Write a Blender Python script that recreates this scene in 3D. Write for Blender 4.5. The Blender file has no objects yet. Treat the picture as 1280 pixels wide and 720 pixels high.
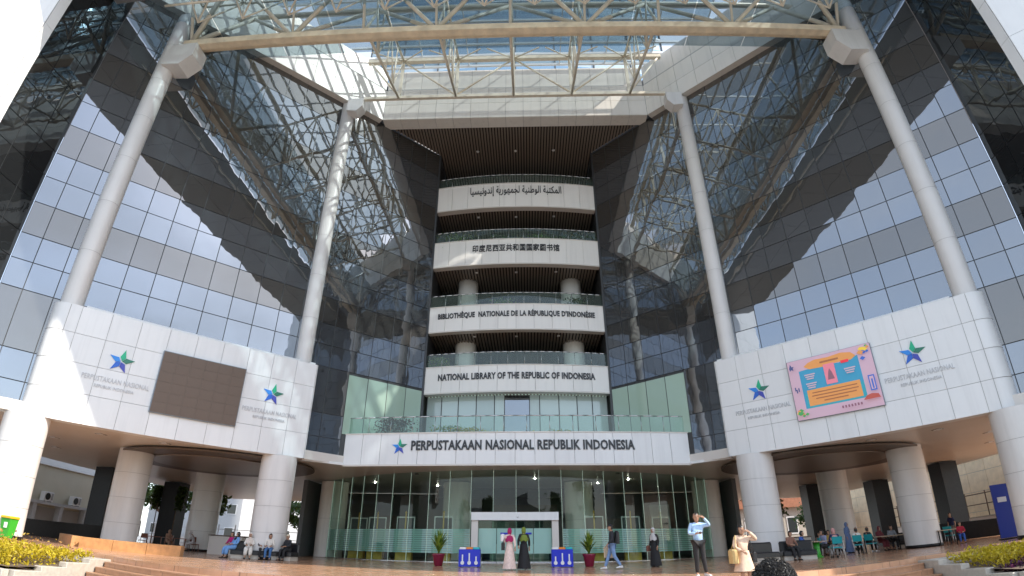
import bpy, bmesh, math, random
from mathutils import Matrix, Vector
random.seed(7)
S = bpy.context.scene
COL = S.collection
# ------------------------------------------------------------------ camera (wide phone lens with mild barrel distortion)
cd = bpy.data.cameras.new('camera')
cam = bpy.data.objects.new('camera', cd)
COL.objects.link(cam)
MR = [[0.9996179947, 0.0276332416, 0.0005182825], [0.0116854928, -0.4395617916, 0.8981363374], [-0.0250462353, 0.8977871882, 0.4397167148]]
r0, r1, r2 = (Vector(v) for v in MR)
cam.matrix_world = Matrix(((r0.x, r1.x, -r2.x, 0.7008), (r0.y, r1.y, -r2.y, 0.0), (r0.z, r1.z, -r2.z, 0.85), (0, 0, 0, 1)))
cd.type = 'PANO'
cd.panorama_type = 'FISHEYE_LENS_POLYNOMIAL'
cd.sensor_width = 36.0
cd.sensor_height = 20.25
cd.sensor_fit = 'HORIZONTAL'
cd.fisheye_fov = math.radians(150)
K1, K2, K3, K4 = 0.05349573479924281, -0.000176284405302901, -3.169693478722445e-05, 8.808215871508834e-07
cd.fisheye_polynomial_k0 = 0.0
cd.fisheye_polynomial_k1 = -K1
cd.fisheye_polynomial_k2 = -K2
cd.fisheye_polynomial_k3 = -K3
cd.fisheye_polynomial_k4 = -K4
cd.clip_start = 0.05
cd.clip_end = 2000
S.camera = cam
# ------------------------------------------------------------------ sky and sun
SUN = Vector((1.02, -0.434, 1.0)).normalized()
elev = math.asin(SUN.z)
W = bpy.data.worlds.new('World')
S.world = W
W.use_nodes = True
wn = W.node_tree
sky = wn.nodes.new('ShaderNodeTexSky')
sky.sky_type = 'NISHITA'
sky.sun_disc = False
sky.sun_elevation = elev
sky.sun_rotation = math.atan2(SUN.x, SUN.y)
sky.altitude = 0
sky.air_density = 1.0
sky.dust_density = 1.0
sky.ozone_density = 1.0
bg = wn.nodes['Background']
bg.inputs['Strength'].default_value = 0.15
# humid city sky: the clear sky thinned by an even pale haze with soft broken cloud
tcw = wn.nodes.new('ShaderNodeTexCoord'); mpw = wn.nodes.new('ShaderNodeMapping'); mpw.inputs['Scale'].default_value = (1, 1, 2.2)
nzw = wn.nodes.new('ShaderNodeTexNoise'); nzw.inputs['Scale'].default_value = 2.3; nzw.inputs['Detail'].default_value = 7
mrw = wn.nodes.new('ShaderNodeMapRange'); mrw.inputs[1].default_value = 0.42; mrw.inputs[2].default_value = 0.68; mrw.inputs[3].default_value = 0.52; mrw.inputs[4].default_value = 0.82
mxw = wn.nodes.new('ShaderNodeMix'); mxw.data_type = 'RGBA'; mxw.inputs[7].default_value = (2.55, 2.75, 3.05, 1)
wn.links.new(tcw.outputs['Generated'], mpw.inputs[0]); wn.links.new(mpw.outputs[0], nzw.inputs['Vector']); wn.links.new(nzw.outputs[0], mrw.inputs[0])
wn.links.new(mrw.outputs[0], mxw.inputs[0]); wn.links.new(sky.outputs[0], mxw.inputs[6]); wn.links.new(mxw.outputs[2], bg.inputs[0])
sl = bpy.data.lights.new('sun', 'SUN')
sl.energy = 2.0
sl.angle = math.radians(0.5)
sl.color = (1.0, 0.93, 0.83)
so = bpy.data.objects.new('sun', sl)
so.rotation_euler = (-SUN).to_track_quat('-Z', 'Y').to_euler()
so.location = (40, -40, 80)
COL.objects.link(so)
S.view_settings.view_transform = 'Standard'
S.view_settings.look = 'None'
S.view_settings.gamma = 1
S.view_settings.exposure = 1.68
S.cycles.max_bounces = 8
S.cycles.transparent_max_bounces = 16
S.cycles.caustics_reflective = False
S.cycles.caustics_refractive = False
# ------------------------------------------------------------------ materials
def nodes(name):
    m = bpy.data.materials.new(name)
    m.use_nodes = True
    return m, m.node_tree.nodes, m.node_tree.links, m.node_tree.nodes['Principled BSDF']
def mat(name, col, rough=0.5, metal=0.0, spec=0.5, var=0.0, noise=0.0, nscale=6.0, emit=0.0, bump=0.0, ior=None, streak=0.0):
    m, N, L, P = nodes(name)
    P.inputs['Roughness'].default_value = rough
    P.inputs['Metallic'].default_value = metal
    P.inputs['Specular IOR Level'].default_value = spec
    if ior: P.inputs['IOR'].default_value = ior
    c = (*col, 1)
    P.inputs['Base Color'].default_value = c
    src = None
    if var or noise:
        hsv = N.new('ShaderNodeHueSaturation'); hsv.inputs['Color'].default_value = c
        val = None
        if var:
            oi = N.new('ShaderNodeObjectInfo')
            mr = N.new('ShaderNodeMapRange'); mr.inputs[3].default_value = 1 - var; mr.inputs[4].default_value = 1 + var
            L.new(oi.outputs['Random'], mr.inputs[0]); val = mr.outputs[0]
        if noise:
            tc = N.new('ShaderNodeTexCoord')
            nt = N.new('ShaderNodeTexNoise'); nt.inputs['Scale'].default_value = nscale; nt.inputs['Detail'].default_value = 6
            L.new(tc.outputs['Object'], nt.inputs['Vector'])
            mr2 = N.new('ShaderNodeMapRange'); mr2.inputs[1].default_value = 0.3; mr2.inputs[2].default_value = 0.7
            mr2.inputs[3].default_value = 1 - noise; mr2.inputs[4].default_value = 1 + noise
            L.new(nt.outputs[0], mr2.inputs[0])
            if val is not None:
                mu = N.new('ShaderNodeMath'); mu.operation = 'MULTIPLY'
                L.new(val, mu.inputs[0]); L.new(mr2.outputs[0], mu.inputs[1]); val = mu.outputs[0]
            else: val = mr2.outputs[0]
            if bump:
                b = N.new('ShaderNodeBump'); b.inputs['Strength'].default_value = bump; b.inputs['Distance'].default_value = 0.02
                L.new(nt.outputs[0], b.inputs['Height']); L.new(b.outputs[0], P.inputs['Normal'])
        if streak:      # rain streaks and grime running down the face
            gp = N.new('ShaderNodeNewGeometry'); mp = N.new('ShaderNodeMapping'); mp.inputs['Scale'].default_value = (2.6, 2.6, 0.16)
            n3 = N.new('ShaderNodeTexNoise'); n3.inputs['Scale'].default_value = 1.0; n3.inputs['Detail'].default_value = 5; n3.inputs['Roughness'].default_value = 0.65
            m3 = N.new('ShaderNodeMapRange'); m3.inputs[1].default_value = 0.50; m3.inputs[2].default_value = 0.75; m3.inputs[3].default_value = 1.0; m3.inputs[4].default_value = 1 - streak
            L.new(gp.outputs['Position'], mp.inputs[0]); L.new(mp.outputs[0], n3.inputs['Vector']); L.new(n3.outputs[0], m3.inputs[0])
            m4 = N.new('ShaderNodeMath'); m4.operation = 'MULTIPLY'; L.new(val, m4.inputs[0]); L.new(m3.outputs[0], m4.inputs[1]); val = m4.outputs[0]
        L.new(val, hsv.inputs['Value']); L.new(hsv.outputs[0], P.inputs['Base Color'])
    if emit:
        P.inputs['Emission Color'].default_value = c; P.inputs['Emission Strength'].default_value = emit
    return m
def mirror_glass(name, col, rough=0.015, warp=0.004, base=(0.01, 0.013, 0.016), var=0.06):
    # coated reflective glazing: a dark body under a partly reflecting coat, very slightly wavy
    m, N, L, P = nodes(name)
    P.inputs['Base Color'].default_value = (*col, 1); P.inputs['Metallic'].default_value = 0.84; P.inputs['Roughness'].default_value = rough; P.inputs['Specular IOR Level'].default_value = 0.2
    oi = N.new('ShaderNodeObjectInfo'); mr = N.new('ShaderNodeMapRange'); mr.inputs[3].default_value = 1 - var; mr.inputs[4].default_value = 1 + var
    hsv = N.new('ShaderNodeHueSaturation'); hsv.inputs['Color'].default_value = (*col, 1)
    L.new(oi.outputs['Random'], mr.inputs[0]); L.new(mr.outputs[0], hsv.inputs['Value']); L.new(hsv.outputs[0], P.inputs['Base Color'])
    g = N.new('ShaderNodeNewGeometry'); nt = N.new('ShaderNodeTexNoise'); nt.inputs['Scale'].default_value = 0.9; nt.inputs['Detail'].default_value = 1.5
    L.new(g.outputs['Position'], nt.inputs['Vector'])
    b = N.new('ShaderNodeBump'); b.inputs['Strength'].default_value = 1.0; b.inputs['Distance'].default_value = warp
    L.new(nt.outputs[0], b.inputs['Height']); L.new(b.outputs[0], P.inputs['Normal'])
    return m
def clear_glass(name, tint, thru=0.5, ior=1.5, haze=None, hz=0.0):
    m, N, L, P = nodes(name)
    N.remove(P)
    out = N['Material Output']
    t = N.new('ShaderNodeBsdfTransparent'); t.inputs[0].default_value = (*tint, 1)
    base = t.outputs[0]
    if haze:
        d = N.new('ShaderNodeBsdfDiffuse'); d.inputs[0].default_value = (*haze, 1)
        tl = N.new('ShaderNodeBsdfTranslucent'); tl.inputs[0].default_value = (*haze, 1)
        md = N.new('ShaderNodeMixShader'); md.inputs[0].default_value = thru
        L.new(d.outputs[0], md.inputs[1]); L.new(tl.outputs[0], md.inputs[2])
        mh = N.new('ShaderNodeMixShader'); mh.inputs[0].default_value = hz
        L.new(base, mh.inputs[1]); L.new(md.outputs[0], mh.inputs[2]); base = mh.outputs[0]
    gl = N.new('ShaderNodeBsdfGlossy'); gl.inputs[1].default_value = 0.01
    r0 = ((ior - 1) / (ior + 1)) ** 2
    lwt = N.new('ShaderNodeLayerWeight'); lwt.inputs[0].default_value = 0.5
    pw = N.new('ShaderNodeMath'); pw.operation = 'POWER'; pw.inputs[1].default_value = 5.0; L.new(lwt.outputs['Facing'], pw.inputs[0])
    fr = N.new('ShaderNodeMath'); fr.operation = 'MULTIPLY_ADD'; fr.inputs[1].default_value = 1 - r0; fr.inputs[2].default_value = r0; L.new(pw.outputs[0], fr.inputs[0])
    mx = N.new('ShaderNodeMixShader')
    L.new(fr.outputs[0], mx.inputs[0]); L.new(base, mx.inputs[1]); L.new(gl.outputs[0], mx.inputs[2])
    L.new(mx.outputs[0], out.inputs[0])
    return m
def brick_mat(name, c1, c2, mortar, scale, bw, bh, rough=0.3, ms=0.01, spec=0.5, rot=None, noise=0.15):
    m, N, L, P = nodes(name)
    tc = N.new('ShaderNodeTexCoord'); mp = N.new('ShaderNodeMapping')
    if rot: mp.inputs['Rotation'].default_value = rot
    bt = N.new('ShaderNodeTexBrick'); bt.inputs['Scale'].default_value = scale
    bt.inputs['Color1'].default_value = (*c1, 1); bt.inputs['Color2'].default_value = (*c2, 1); bt.inputs['Mortar'].default_value = (*mortar, 1)
    bt.inputs['Brick Width'].default_value = bw; bt.inputs['Row Height'].default_value = bh; bt.inputs['Mortar Size'].default_value = ms; bt.offset = 0.0
    L.new(tc.outputs['Object'], mp.inputs[0]); L.new(mp.outputs[0], bt.inputs['Vector'])
    nt = N.new('ShaderNodeTexNoise'); nt.inputs['Scale'].default_value = 3; nt.inputs['Detail'].default_value = 8
    L.new(tc.outputs['Object'], nt.inputs['Vector'])
    mr = N.new('ShaderNodeMapRange'); mr.inputs[3].default_value = 1 - noise * 2; mr.inputs[4].default_value = 1 + noise * 2
    L.new(nt.outputs[0], mr.inputs[0])
    hsv = N.new('ShaderNodeHueSaturation'); L.new(bt.outputs[0], hsv.inputs['Color']); L.new(mr.outputs[0], hsv.inputs['Value'])
    L.new(hsv.outputs[0], P.inputs['Base Color'])
    mr3 = N.new('ShaderNodeMapRange'); mr3.inputs[3].default_value = max(0.02, rough - 0.08); mr3.inputs[4].default_value = rough + 0.1
    L.new(nt.outputs[0], mr3.inputs[0]); L.new(mr3.outputs[0], P.inputs['Roughness'])
    P.inputs['Specular IOR Level'].default_value = spec
    return m
def leaf_mat(name, a, b, c):
    m, N, L, P = nodes(name)
    g = N.new('ShaderNodeNewGeometry'); cr = N.new('ShaderNodeValToRGB')
    cr.color_ramp.elements[0].color = (*a, 1); cr.color_ramp.elements[1].color = (*c, 1)
    e = cr.color_ramp.elements.new(0.5); e.color = (*b, 1)
    L.new(g.outputs['Random Per Island'], cr.inputs[0]); L.new(cr.outputs[0], P.inputs['Base Color'])
    P.inputs['Roughness'].default_value = 0.45
    tl = N.new('ShaderNodeBsdfTranslucent'); L.new(cr.outputs[0], tl.inputs[0])
    mx = N.new('ShaderNodeMixShader'); mx.inputs[0].default_value = 0.35
    L.new(P.outputs[0], mx.inputs[1]); L.new(tl.outputs[0], mx.inputs[2]); L.new(mx.outputs[0], N['Material Output'].inputs[0])
    return m
M = {}
M['white'] = mat('white_panel', (0.83, 0.84, 0.84), 0.32, var=0.03, noise=0.02, nscale=0.8, streak=0.09)
M['cream'] = mat('cream_panel', (0.77, 0.735, 0.68), 0.4, var=0.035, noise=0.03, nscale=0.7, streak=0.12)
M['column'] = mat('column_panel', (0.74, 0.725, 0.705), 0.38, var=0.025, noise=0.03, nscale=0.9, streak=0.10)
M['band'] = mat('balcony_band_panel', (0.86, 0.845, 0.81), 0.35, var=0.03, noise=0.02, nscale=0.8, streak=0.08)
M['joint'] = mat('joint_backing', (0.42, 0.41, 0.40), 0.8)  # plain grey backing that shows in the gaps between panels
M['soffit'] = mat('soffit_board', (0.70, 0.665, 0.62), 0.35, noise=0.03, nscale=0.5)
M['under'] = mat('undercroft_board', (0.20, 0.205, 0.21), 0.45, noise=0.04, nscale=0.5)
M['brown'] = mat('dark_brown_board', (0.12, 0.09, 0.07), 0.45)
M['spandrel'] = mirror_glass('blue_mirror_glass', (0.268, 0.292, 0.322), warp=0.0048)
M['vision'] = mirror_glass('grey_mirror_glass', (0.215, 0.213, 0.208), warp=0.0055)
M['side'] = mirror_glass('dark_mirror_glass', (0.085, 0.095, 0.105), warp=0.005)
M['mullion'] = mat('mullion_metal', (0.045, 0.048, 0.052), 0.45)
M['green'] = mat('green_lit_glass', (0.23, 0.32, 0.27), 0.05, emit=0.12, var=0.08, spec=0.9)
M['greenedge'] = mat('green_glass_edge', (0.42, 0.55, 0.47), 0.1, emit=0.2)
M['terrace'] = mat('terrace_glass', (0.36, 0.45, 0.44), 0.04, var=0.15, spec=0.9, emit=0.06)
M['rail'] = clear_glass('railing_glass', (0.86, 0.94, 0.91), ior=1.45, thru=0.2, haze=(0.5, 0.62, 0.56), hz=0.07)
M['lobby'] = clear_glass('lobby_glass', (0.74, 0.88, 0.82), ior=1.5)
M['frost'] = clear_glass('frosted_film', (0.6, 0.85, 0.78), ior=1.35, thru=0.25, haze=(0.52, 0.80, 0.73), hz=0.92)
M['roofglass'] = clear_glass('tinted_roof_glass', (0.64, 0.695, 0.72), thru=0.9, ior=1.4, haze=(0.60, 0.66, 0.70), hz=0.04)
M['roofclear'] = clear_glass('roof_glass_rear', (0.74, 0.80, 0.82), ior=1.4)
M['steel'] = mat('stainless_steel', (0.62, 0.62, 0.62), 0.25, metal=0.9)
M['truss'] = mat('cream_truss_paint', (0.80, 0.73, 0.60), 0.4, noise=0.10, nscale=2.0)
M['beam'] = mat('beam_paint', (0.82, 0.69, 0.50), 0.45, noise=0.16, nscale=1.6)
M['slat'] = mat('bronze_slat', (0.26, 0.21, 0.17), 0.38, metal=0.2)
M['slatgap'] = mat('ceiling_void', (0.03, 0.025, 0.022), 0.8)
M['dark'] = mat('dark_interior', (0.035, 0.035, 0.036), 0.5)
M['darkglass'] = mat('dark_glass', (0.03, 0.036, 0.036), 0.04, spec=0.7)
M['black'] = mat('black_granite', (0.014, 0.014, 0.015), 0.35, spec=0.25, noise=0.2, nscale=8)
M['letter'] = mat('black_lettering', (0.035, 0.037, 0.042), 0.4)
M['silver'] = mat('silver_lettering', (0.60, 0.61, 0.63), 0.4)
M['floor'] = brick_mat('polished_granite_floor', (0.56, 0.325, 0.20), (0.48, 0.275, 0.165), (0.26, 0.155, 0.10), 1.0, 0.9, 0.9, rough=0.19, ms=0.008)
M['step'] = brick_mat('granite_steps', (0.50, 0.28, 0.16), (0.43, 0.24, 0.14), (0.25, 0.15, 0.1), 1.0, 1.2, 1.2, rough=0.30, ms=0.006)
M['ledge'] = mat('orange_granite', (0.52, 0.27, 0.11), 0.3, noise=0.15, nscale=5)
M['palestone'] = mat('pale_granite', (0.48, 0.44, 0.38), 0.5, noise=0.12, nscale=6)
M['paving'] = brick_mat('grey_paving', (0.30, 0.29, 0.27), (0.26, 0.25, 0.24), (0.15, 0.15, 0.14), 1.0, 0.6, 0.6, rough=0.6)
M['hallwall'] = mat('lobby_wall', (0.13, 0.135, 0.135), 0.5)
M['hall'] = mat('hall_floor', (0.34, 0.30, 0.27), 0.15, noise=0.1, nscale=3)
M['bluebin'] = mat('blue_plastic', (0.012, 0.03, 0.55), 0.3)
M['whitepaint'] = mat('white_paint', (0.8, 0.8, 0.8), 0.4)
M['orangelid'] = mat('orange_plastic', (0.75, 0.25, 0.04), 0.35)
M['teallid'] = mat('teal_plastic', (0.03, 0.45, 0.50), 0.35)
M['greenbin'] = mat('green_plastic', (0.04, 0.38, 0.03), 0.35)
M['yellowlid'] = mat('yellow_plastic', (0.80, 0.42, 0.02), 0.35)
M['maroon'] = mat('maroon_glaze', (0.20, 0.01, 0.04), 0.18)
M['leafpot'] = leaf_mat('pot_leaf', (0.06, 0.13, 0.02), (0.14, 0.26, 0.03), (0.34, 0.42, 0.06))
M['leafhedge'] = leaf_mat('golden_leaf', (0.38, 0.30, 0.02), (0.60, 0.48, 0.02), (0.68, 0.54, 0.05))
M['leafpurple'] = leaf_mat('purple_leaf', (0.03, 0.008, 0.03), (0.08, 0.014, 0.06), (0.15, 0.03, 0.09))
M['leafpink'] = leaf_mat('pink_shoot', (0.45, 0.25, 0.06), (0.55, 0.28, 0.12), (0.50, 0.36, 0.05))
M['leaftree'] = leaf_mat('tree_leaf', (0.025, 0.06, 0.012), (0.05, 0.10, 0.02), (0.09, 0.15, 0.03))
M['leafred'] = leaf_mat('dark_red_leaf', (0.05, 0.012, 0.012), (0.09, 0.03, 0.02), (0.06, 0.05, 0.03))
M['bark'] = mat('bark', (0.14, 0.10, 0.07), 0.9, noise=0.3, nscale=8)
M['gold'] = mat('golden_wood', (0.55, 0.33, 0.06), 0.4, noise=0.1)
M['goldbox'] = mat('yellow_wood_box', (0.62, 0.36, 0.05), 0.4, noise=0.2, nscale=4)
M['screen'] = mat('blank_led_screen', (0.15, 0.108, 0.082), 0.55, noise=0.06, nscale=1.5)
M['screenframe'] = mat('screen_frame', (0.20, 0.24, 0.28), 0.4)
M['teal'] = mat('teal_seat', (0.01, 0.30, 0.33), 0.4)
M['chrome'] = mat('chair_metal', (0.35, 0.35, 0.36), 0.3, metal=0.8)
M['leather'] = mat('black_leather', (0.016, 0.016, 0.018), 0.32)
M['redwood'] = mat('red_brown_wood', (0.20, 0.06, 0.03), 0.4, noise=0.2)
M['woodtop'] = mat('wood_top', (0.40, 0.30, 0.20), 0.4)
M['banner'] = mat('blue_banner_cloth', (0.01, 0.03, 0.24), 0.5)
M['beigewall'] = mat('beige_plaster', (0.66, 0.61, 0.48), 0.8, noise=0.06, nscale=0.6)
M['greywall'] = mat('grey_plaster', (0.55, 0.56, 0.57), 0.8, noise=0.06)
M['stone'] = mat('beige_stone', (0.82, 0.67, 0.46), 0.75, var=0.10, noise=0.10, nscale=2)
M['tile_roof'] = mat('clay_roof', (0.38, 0.16, 0.09), 0.7, noise=0.15, nscale=3)
M['greyroof'] = mat('grey_roof', (0.20, 0.20, 0.21), 0.7, noise=0.15, nscale=3)
M['rust'] = mat('rusty_rail', (0.14, 0.08, 0.05), 0.7)
M['towerglass'] = mirror_glass('tower_blue_glass', (0.30, 0.42, 0.49), rough=0.10, warp=0.004)
M['towerpale'] = mat('tower_pale_band', (0.40, 0.50, 0.57), 0.3)
M['skin'] = mat('skin', (0.42, 0.235, 0.15), 0.5)
M['hair'] = mat('black_hair', (0.012, 0.010, 0.009), 0.38, var=0.2)
M['eye'] = mat('eye', (0.02, 0.015, 0.012), 0.2)
M['lip'] = mat('lip', (0.28, 0.10, 0.08), 0.5)
def cloth(name, c): 
    if name not in M: M[name] = mat(name, c, 0.8, noise=0.12, nscale=14, bump=0.25)
    return M[name]
# ------------------------------------------------------------------ mesh helpers
class MB:
    def __init__(s): s.v = []; s.f = []; s.m = []; s.sm = []
    def poly(s, pts, mi=0):
        n = len(s.v); s.v += [tuple(p) for p in pts]; s.f.append(tuple(range(n, n + len(pts)))); s.m.append(mi); s.sm.append(False)
    def hexa(s, p, mi=0):      # p: 8 corners, bottom 0-3 then top 4-7
        n = len(s.v); s.v += [tuple(q) for q in p]
        for f in ((3, 2, 1, 0), (4, 5, 6, 7), (0, 1, 5, 4), (1, 2, 6, 5), (2, 3, 7, 6), (3, 0, 4, 7)):
            s.f.append(tuple(n + i for i in f)); s.m.append(mi); s.sm.append(False)
    def box(s, c, d, mi=0, T=None, rz=0.0):
        x, y, z = d[0] / 2, d[1] / 2, d[2] / 2
        ca, sa = math.cos(rz), math.sin(rz)
        P = []
        for k in (-z, z):
            for a, b in ((-x, -y), (x, -y), (x, y), (-x, y)):
                q = (c[0] + a * ca - b * sa, c[1] + a * sa + b * ca, c[2] + k)
                P.append(T(*q) if T else q)
        s.hexa(P, mi)
    def cham(s, c, d, b=0.02, mi=0, rz=0.0):   # box with its vertical edges and top edges chamfered
        x, y, z = d[0] / 2, d[1] / 2, d[2]
        ca, sa = math.cos(rz), math.sin(rz)
        def ring(ex, k): 
            o = []
            X, Y = x - ex, y - ex
            for a, q in ((-X + b, -Y), (X - b, -Y), (X, -Y + b), (X, Y - b), (X - b, Y), (-X + b, Y), (-X, Y - b), (-X, -Y + b)):
                o.append((c[0] + a * ca - q * sa, c[1] + a * sa + q * ca, c[2] + k))
            return o
        s.loft([ring(0, -z / 2), ring(0, z / 2 - b), ring(b * 0.8, z / 2)], mi, smooth=False)
    def loft(s, rings, mi=0, cap=True, smooth=True, closed=True):
        n = len(s.v); k = len(rings[0])
        for r in rings: s.v += [tuple(p) for p in r]
        for i in range(len(rings) - 1):
            for j in range(k if closed else k - 1):
                a = n + i * k + j; b = n + i * k + (j + 1) % k
                s.f.append((a, b, b + k, a + k)); s.m.append(mi); s.sm.append(smooth)
        if cap:
            s.f.append(tuple(n + j for j in reversed(range(k)))); s.m.append(mi); s.sm.append(False)
            e = n + (len(rings) - 1) * k
            s.f.append(tuple(e + j for j in range(k))); s.m.append(mi); s.sm.append(False)
    def lathe(s, prof, c=(0, 0, 0), n=20, mi=0, cap=True, sx=1.0, sy=1.0, smooth=True):
        s.loft([[(c[0] + r * sx * math.cos(2 * math.pi * j / n), c[1] + r * sy * math.sin(2 * math.pi * j / n), c[2] + z) for j in range(n)] for r, z in prof], mi, cap, smooth)
    def tube(s, a, b, r, n=8, mi=0, r2=None, cap=True):
        a = Vector(a); b = Vector(b); d = (b - a)
        if d.length < 1e-6: return
        d.normalize(); u = d.orthogonal().normalized(); w = d.cross(u)
        if r2 is None: r2 = r
        R = []
        for p, q in ((a, r), (b, r2)):
            R.append([tuple(p + u * (q * math.cos(2 * math.pi * j / n)) + w * (q * math.sin(2 * math.pi * j / n))) for j in range(n)])
        s.loft(R, mi, cap, n > 4)
    def bar(s, a, b, w, h, mi=0):           # rectangular bar from a to b, h measured upward
        a = Vector(a); b = Vector(b); d = (b - a).normalized()
        u = d.cross(Vector((0, 0, 1)))
        if u.length < 1e-3: u = Vector((1, 0, 0))
        u.normalize(); v = u.cross(d).normalized()
        P = []
        for p in (a, b):
            for i, j in ((-1, -1), (1, -1), (1, 1), (-1, 1)): P.append(tuple(p + u * (i * w / 2) + v * (j * h / 2)))
        s.hexa(P, mi)
    def path(s, pts, r, n=8, mi=0):
        for i in range(len(pts) - 1): s.tube(pts[i], pts[i + 1], r, n, mi)
    def sphere(s, c, r, mi=0, n=12, k=8, R=None):
        if not hasattr(r, '__len__'): r = (r, r, r)
        rings = []
        for i in range(1, k):
            t = math.pi * i / k
            rings.append([(c[0] + r[0] * math.sin(t) * math.cos(2 * math.pi * j / n), c[1] + r[1] * math.sin(t) * math.sin(2 * math.pi * j / n), c[2] - r[2] * math.cos(t)) for j in range(n)])
        s.loft(rings, mi, True, True)
    def mesh(s, name, mats):
        me = bpy.data.meshes.new(name)
        me.from_pydata(s.v, [], s.f)
        for m in mats: me.materials.append(m)
        me.polygons.foreach_set('material_index', s.m)
        me.polygons.foreach_set('use_smooth', s.sm)
        me.update()
        return me
WL = {}                                           # world locations of parents
def place(o, parent, loc, rot=None):
    o.location = loc
    if rot: o.rotation_euler = rot
    COL.objects.link(o)
    if parent is not None:
        o.parent = parent
        o.matrix_parent_inverse = Matrix.Translation(-Vector(WL[parent.name]))
    WL[o.name] = tuple(loc)
    return o
def tag(o, label=None, cat=None, group=None, kind=None):
    if label: o['label'] = label
    if cat: o['category'] = cat
    if group: o['group'] = group
    if kind: o['kind'] = kind
    return o
def build(name, mb, mats, parent=None, **kw):
    if not isinstance(mats, (list, tuple)): mats = [mats]
    xs = [p[0] for p in mb.v]; ys = [p[1] for p in mb.v]; zs = [p[2] for p in mb.v]
    o_ = ((min(xs) + max(xs)) / 2, (min(ys) + max(ys)) / 2, min(zs))
    mb.v = [(a - o_[0], b - o_[1], c - o_[2]) for a, b, c in mb.v]
    o = bpy.data.objects.new(name, mb.mesh(name, mats))
    place(o, parent, o_)
    return tag(o, **kw)
def empty(name, loc, label=None, cat=None, group=None, kind=None):
    o = bpy.data.objects.new(name, None); o.empty_display_size = 0.3
    place(o, None, loc)
    return tag(o, label, cat, group, kind)
def build_split(name, mb, mats, parent=None, **kw):
    """like build(), but every separate piece of the mesh becomes an object of its own"""
    up = list(range(len(mb.v)))
    def find(a):
        while up[a] != a: up[a] = up[up[a]]; a = up[a]
        return a
    for f in mb.f:
        r = find(f[0])
        for i in f[1:]: up[find(i)] = r
    comp = {}
    for k, f in enumerate(mb.f): comp.setdefault(find(f[0]), []).append(k)
    out = []
    for ks in comp.values():
        b = MB(); mp = {}
        for k in ks:
            for i in mb.f[k]:
                if i not in mp: mp[i] = len(b.v); b.v.append(mb.v[i])
            b.f.append(tuple(mp[i] for i in mb.f[k])); b.m.append(mb.m[k]); b.sm.append(mb.sm[k])
        out.append(build(name, b, mats, parent, **kw))
    return out
_cache = {}
def panel(name, parent, loc, rz, w, h, t, m, tx=0.0, tz=0.0, bev=0.0):
    """one flat piece: w along local x, t deep (front on local y = 0, body behind), h up from loc; mesh data shared by size"""
    key = (round(w, 3), round(h, 3), round(t, 3), m.name, name)
    if key not in _cache:
        b = MB(); b.box((0, t / 2, h / 2), (w, t, h)); _cache[key] = b.mesh(name, [m])
    o = bpy.data.objects.new(name, _cache[key])
    return place(o, parent, loc, (tx, 0, rz + tz))
def Fr(ox, oy, a):
    ca, sa = math.cos(a), math.sin(a)
    return lambda l, d, z: (ox + l * ca + d * sa, oy + l * sa - d * ca, z)
R2 = math.sqrt(2)
C0 = 42.55
# ================================================================== SETTING: ground, platform, stairs
g = MB(); g.poly([(-400, -400, -0.85), (400, -400, -0.85), (400, 600, -0.85), (-400, 600, -0.85)])
build('ground', g, M['paving'], kind='structure')
SC = (0.0, 42.3)                                   # centre of the stair arcs
RE = 27.0
def arc_pt(r, x): return (x, SC[1] - math.sqrt(r * r - x * x))
XS = 13.55
p = MB()
edge = [arc_pt(RE, -XS + i * 2 * XS / 40) for i in range(41)]
poly = [(-60, 75), (-60, 19.0), (-XS - 0.2, 19.6)] + edge + [(XS + 0.2, 19.6), (60, 19.0), (60, 75)]
n = len(poly)
p.poly([(x, y, 0.0) for x, y in reversed(poly)][::-1])
for i in range(n):
    a, b = poly[i], poly[(i + 1) % n]
    p.poly([(a[0], a[1], -0.84), (b[0], b[1], -0.84), (b[0], b[1], 0), (a[0], a[1], 0)])
build('plaza_floor', p, M['floor'], kind='structure')
st = empty('stairs', (0, 15, -0.85), kind='structure', label='broad curved flight of reddish granite steps')
for k in range(4):
    r_in, r_out, zt = RE + 0.36 * k + 0.003, RE + 0.36 * (k + 1), -0.17 * (k + 1)
    b = MB(); N_ = 40
    for i in range(N_):
        x0, x1 = -XS + i * 2 * XS / N_, -XS + (i + 1) * 2 * XS / N_
        A, B_, C_, D_ = arc_pt(r_in, x0), arc_pt(r_in, x1), arc_pt(r_out, x1), arc_pt(r_out, x0)
        b.poly([(*D_, zt), (*C_, zt), (*B_, zt), (*A, zt)])
        b.poly([(*D_, -0.845), (*C_, -0.845), (*C_, zt), (*D_, zt)])
        # projecting nosing
        n0, n1 = arc_pt(r_out + 0.025, x0), arc_pt(r_out + 0.025, x1)
        b.poly([(*n0, zt + 0.002), (*n1, zt + 0.002), (*C_, zt + 0.002), (*D_, zt + 0.002)])
        b.poly([(*n0, zt - 0.04), (*n1, zt - 0.04), (*n1, zt + 0.002), (*n0, zt + 0.002)])
    build('step', b, M['step'], st)
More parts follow.
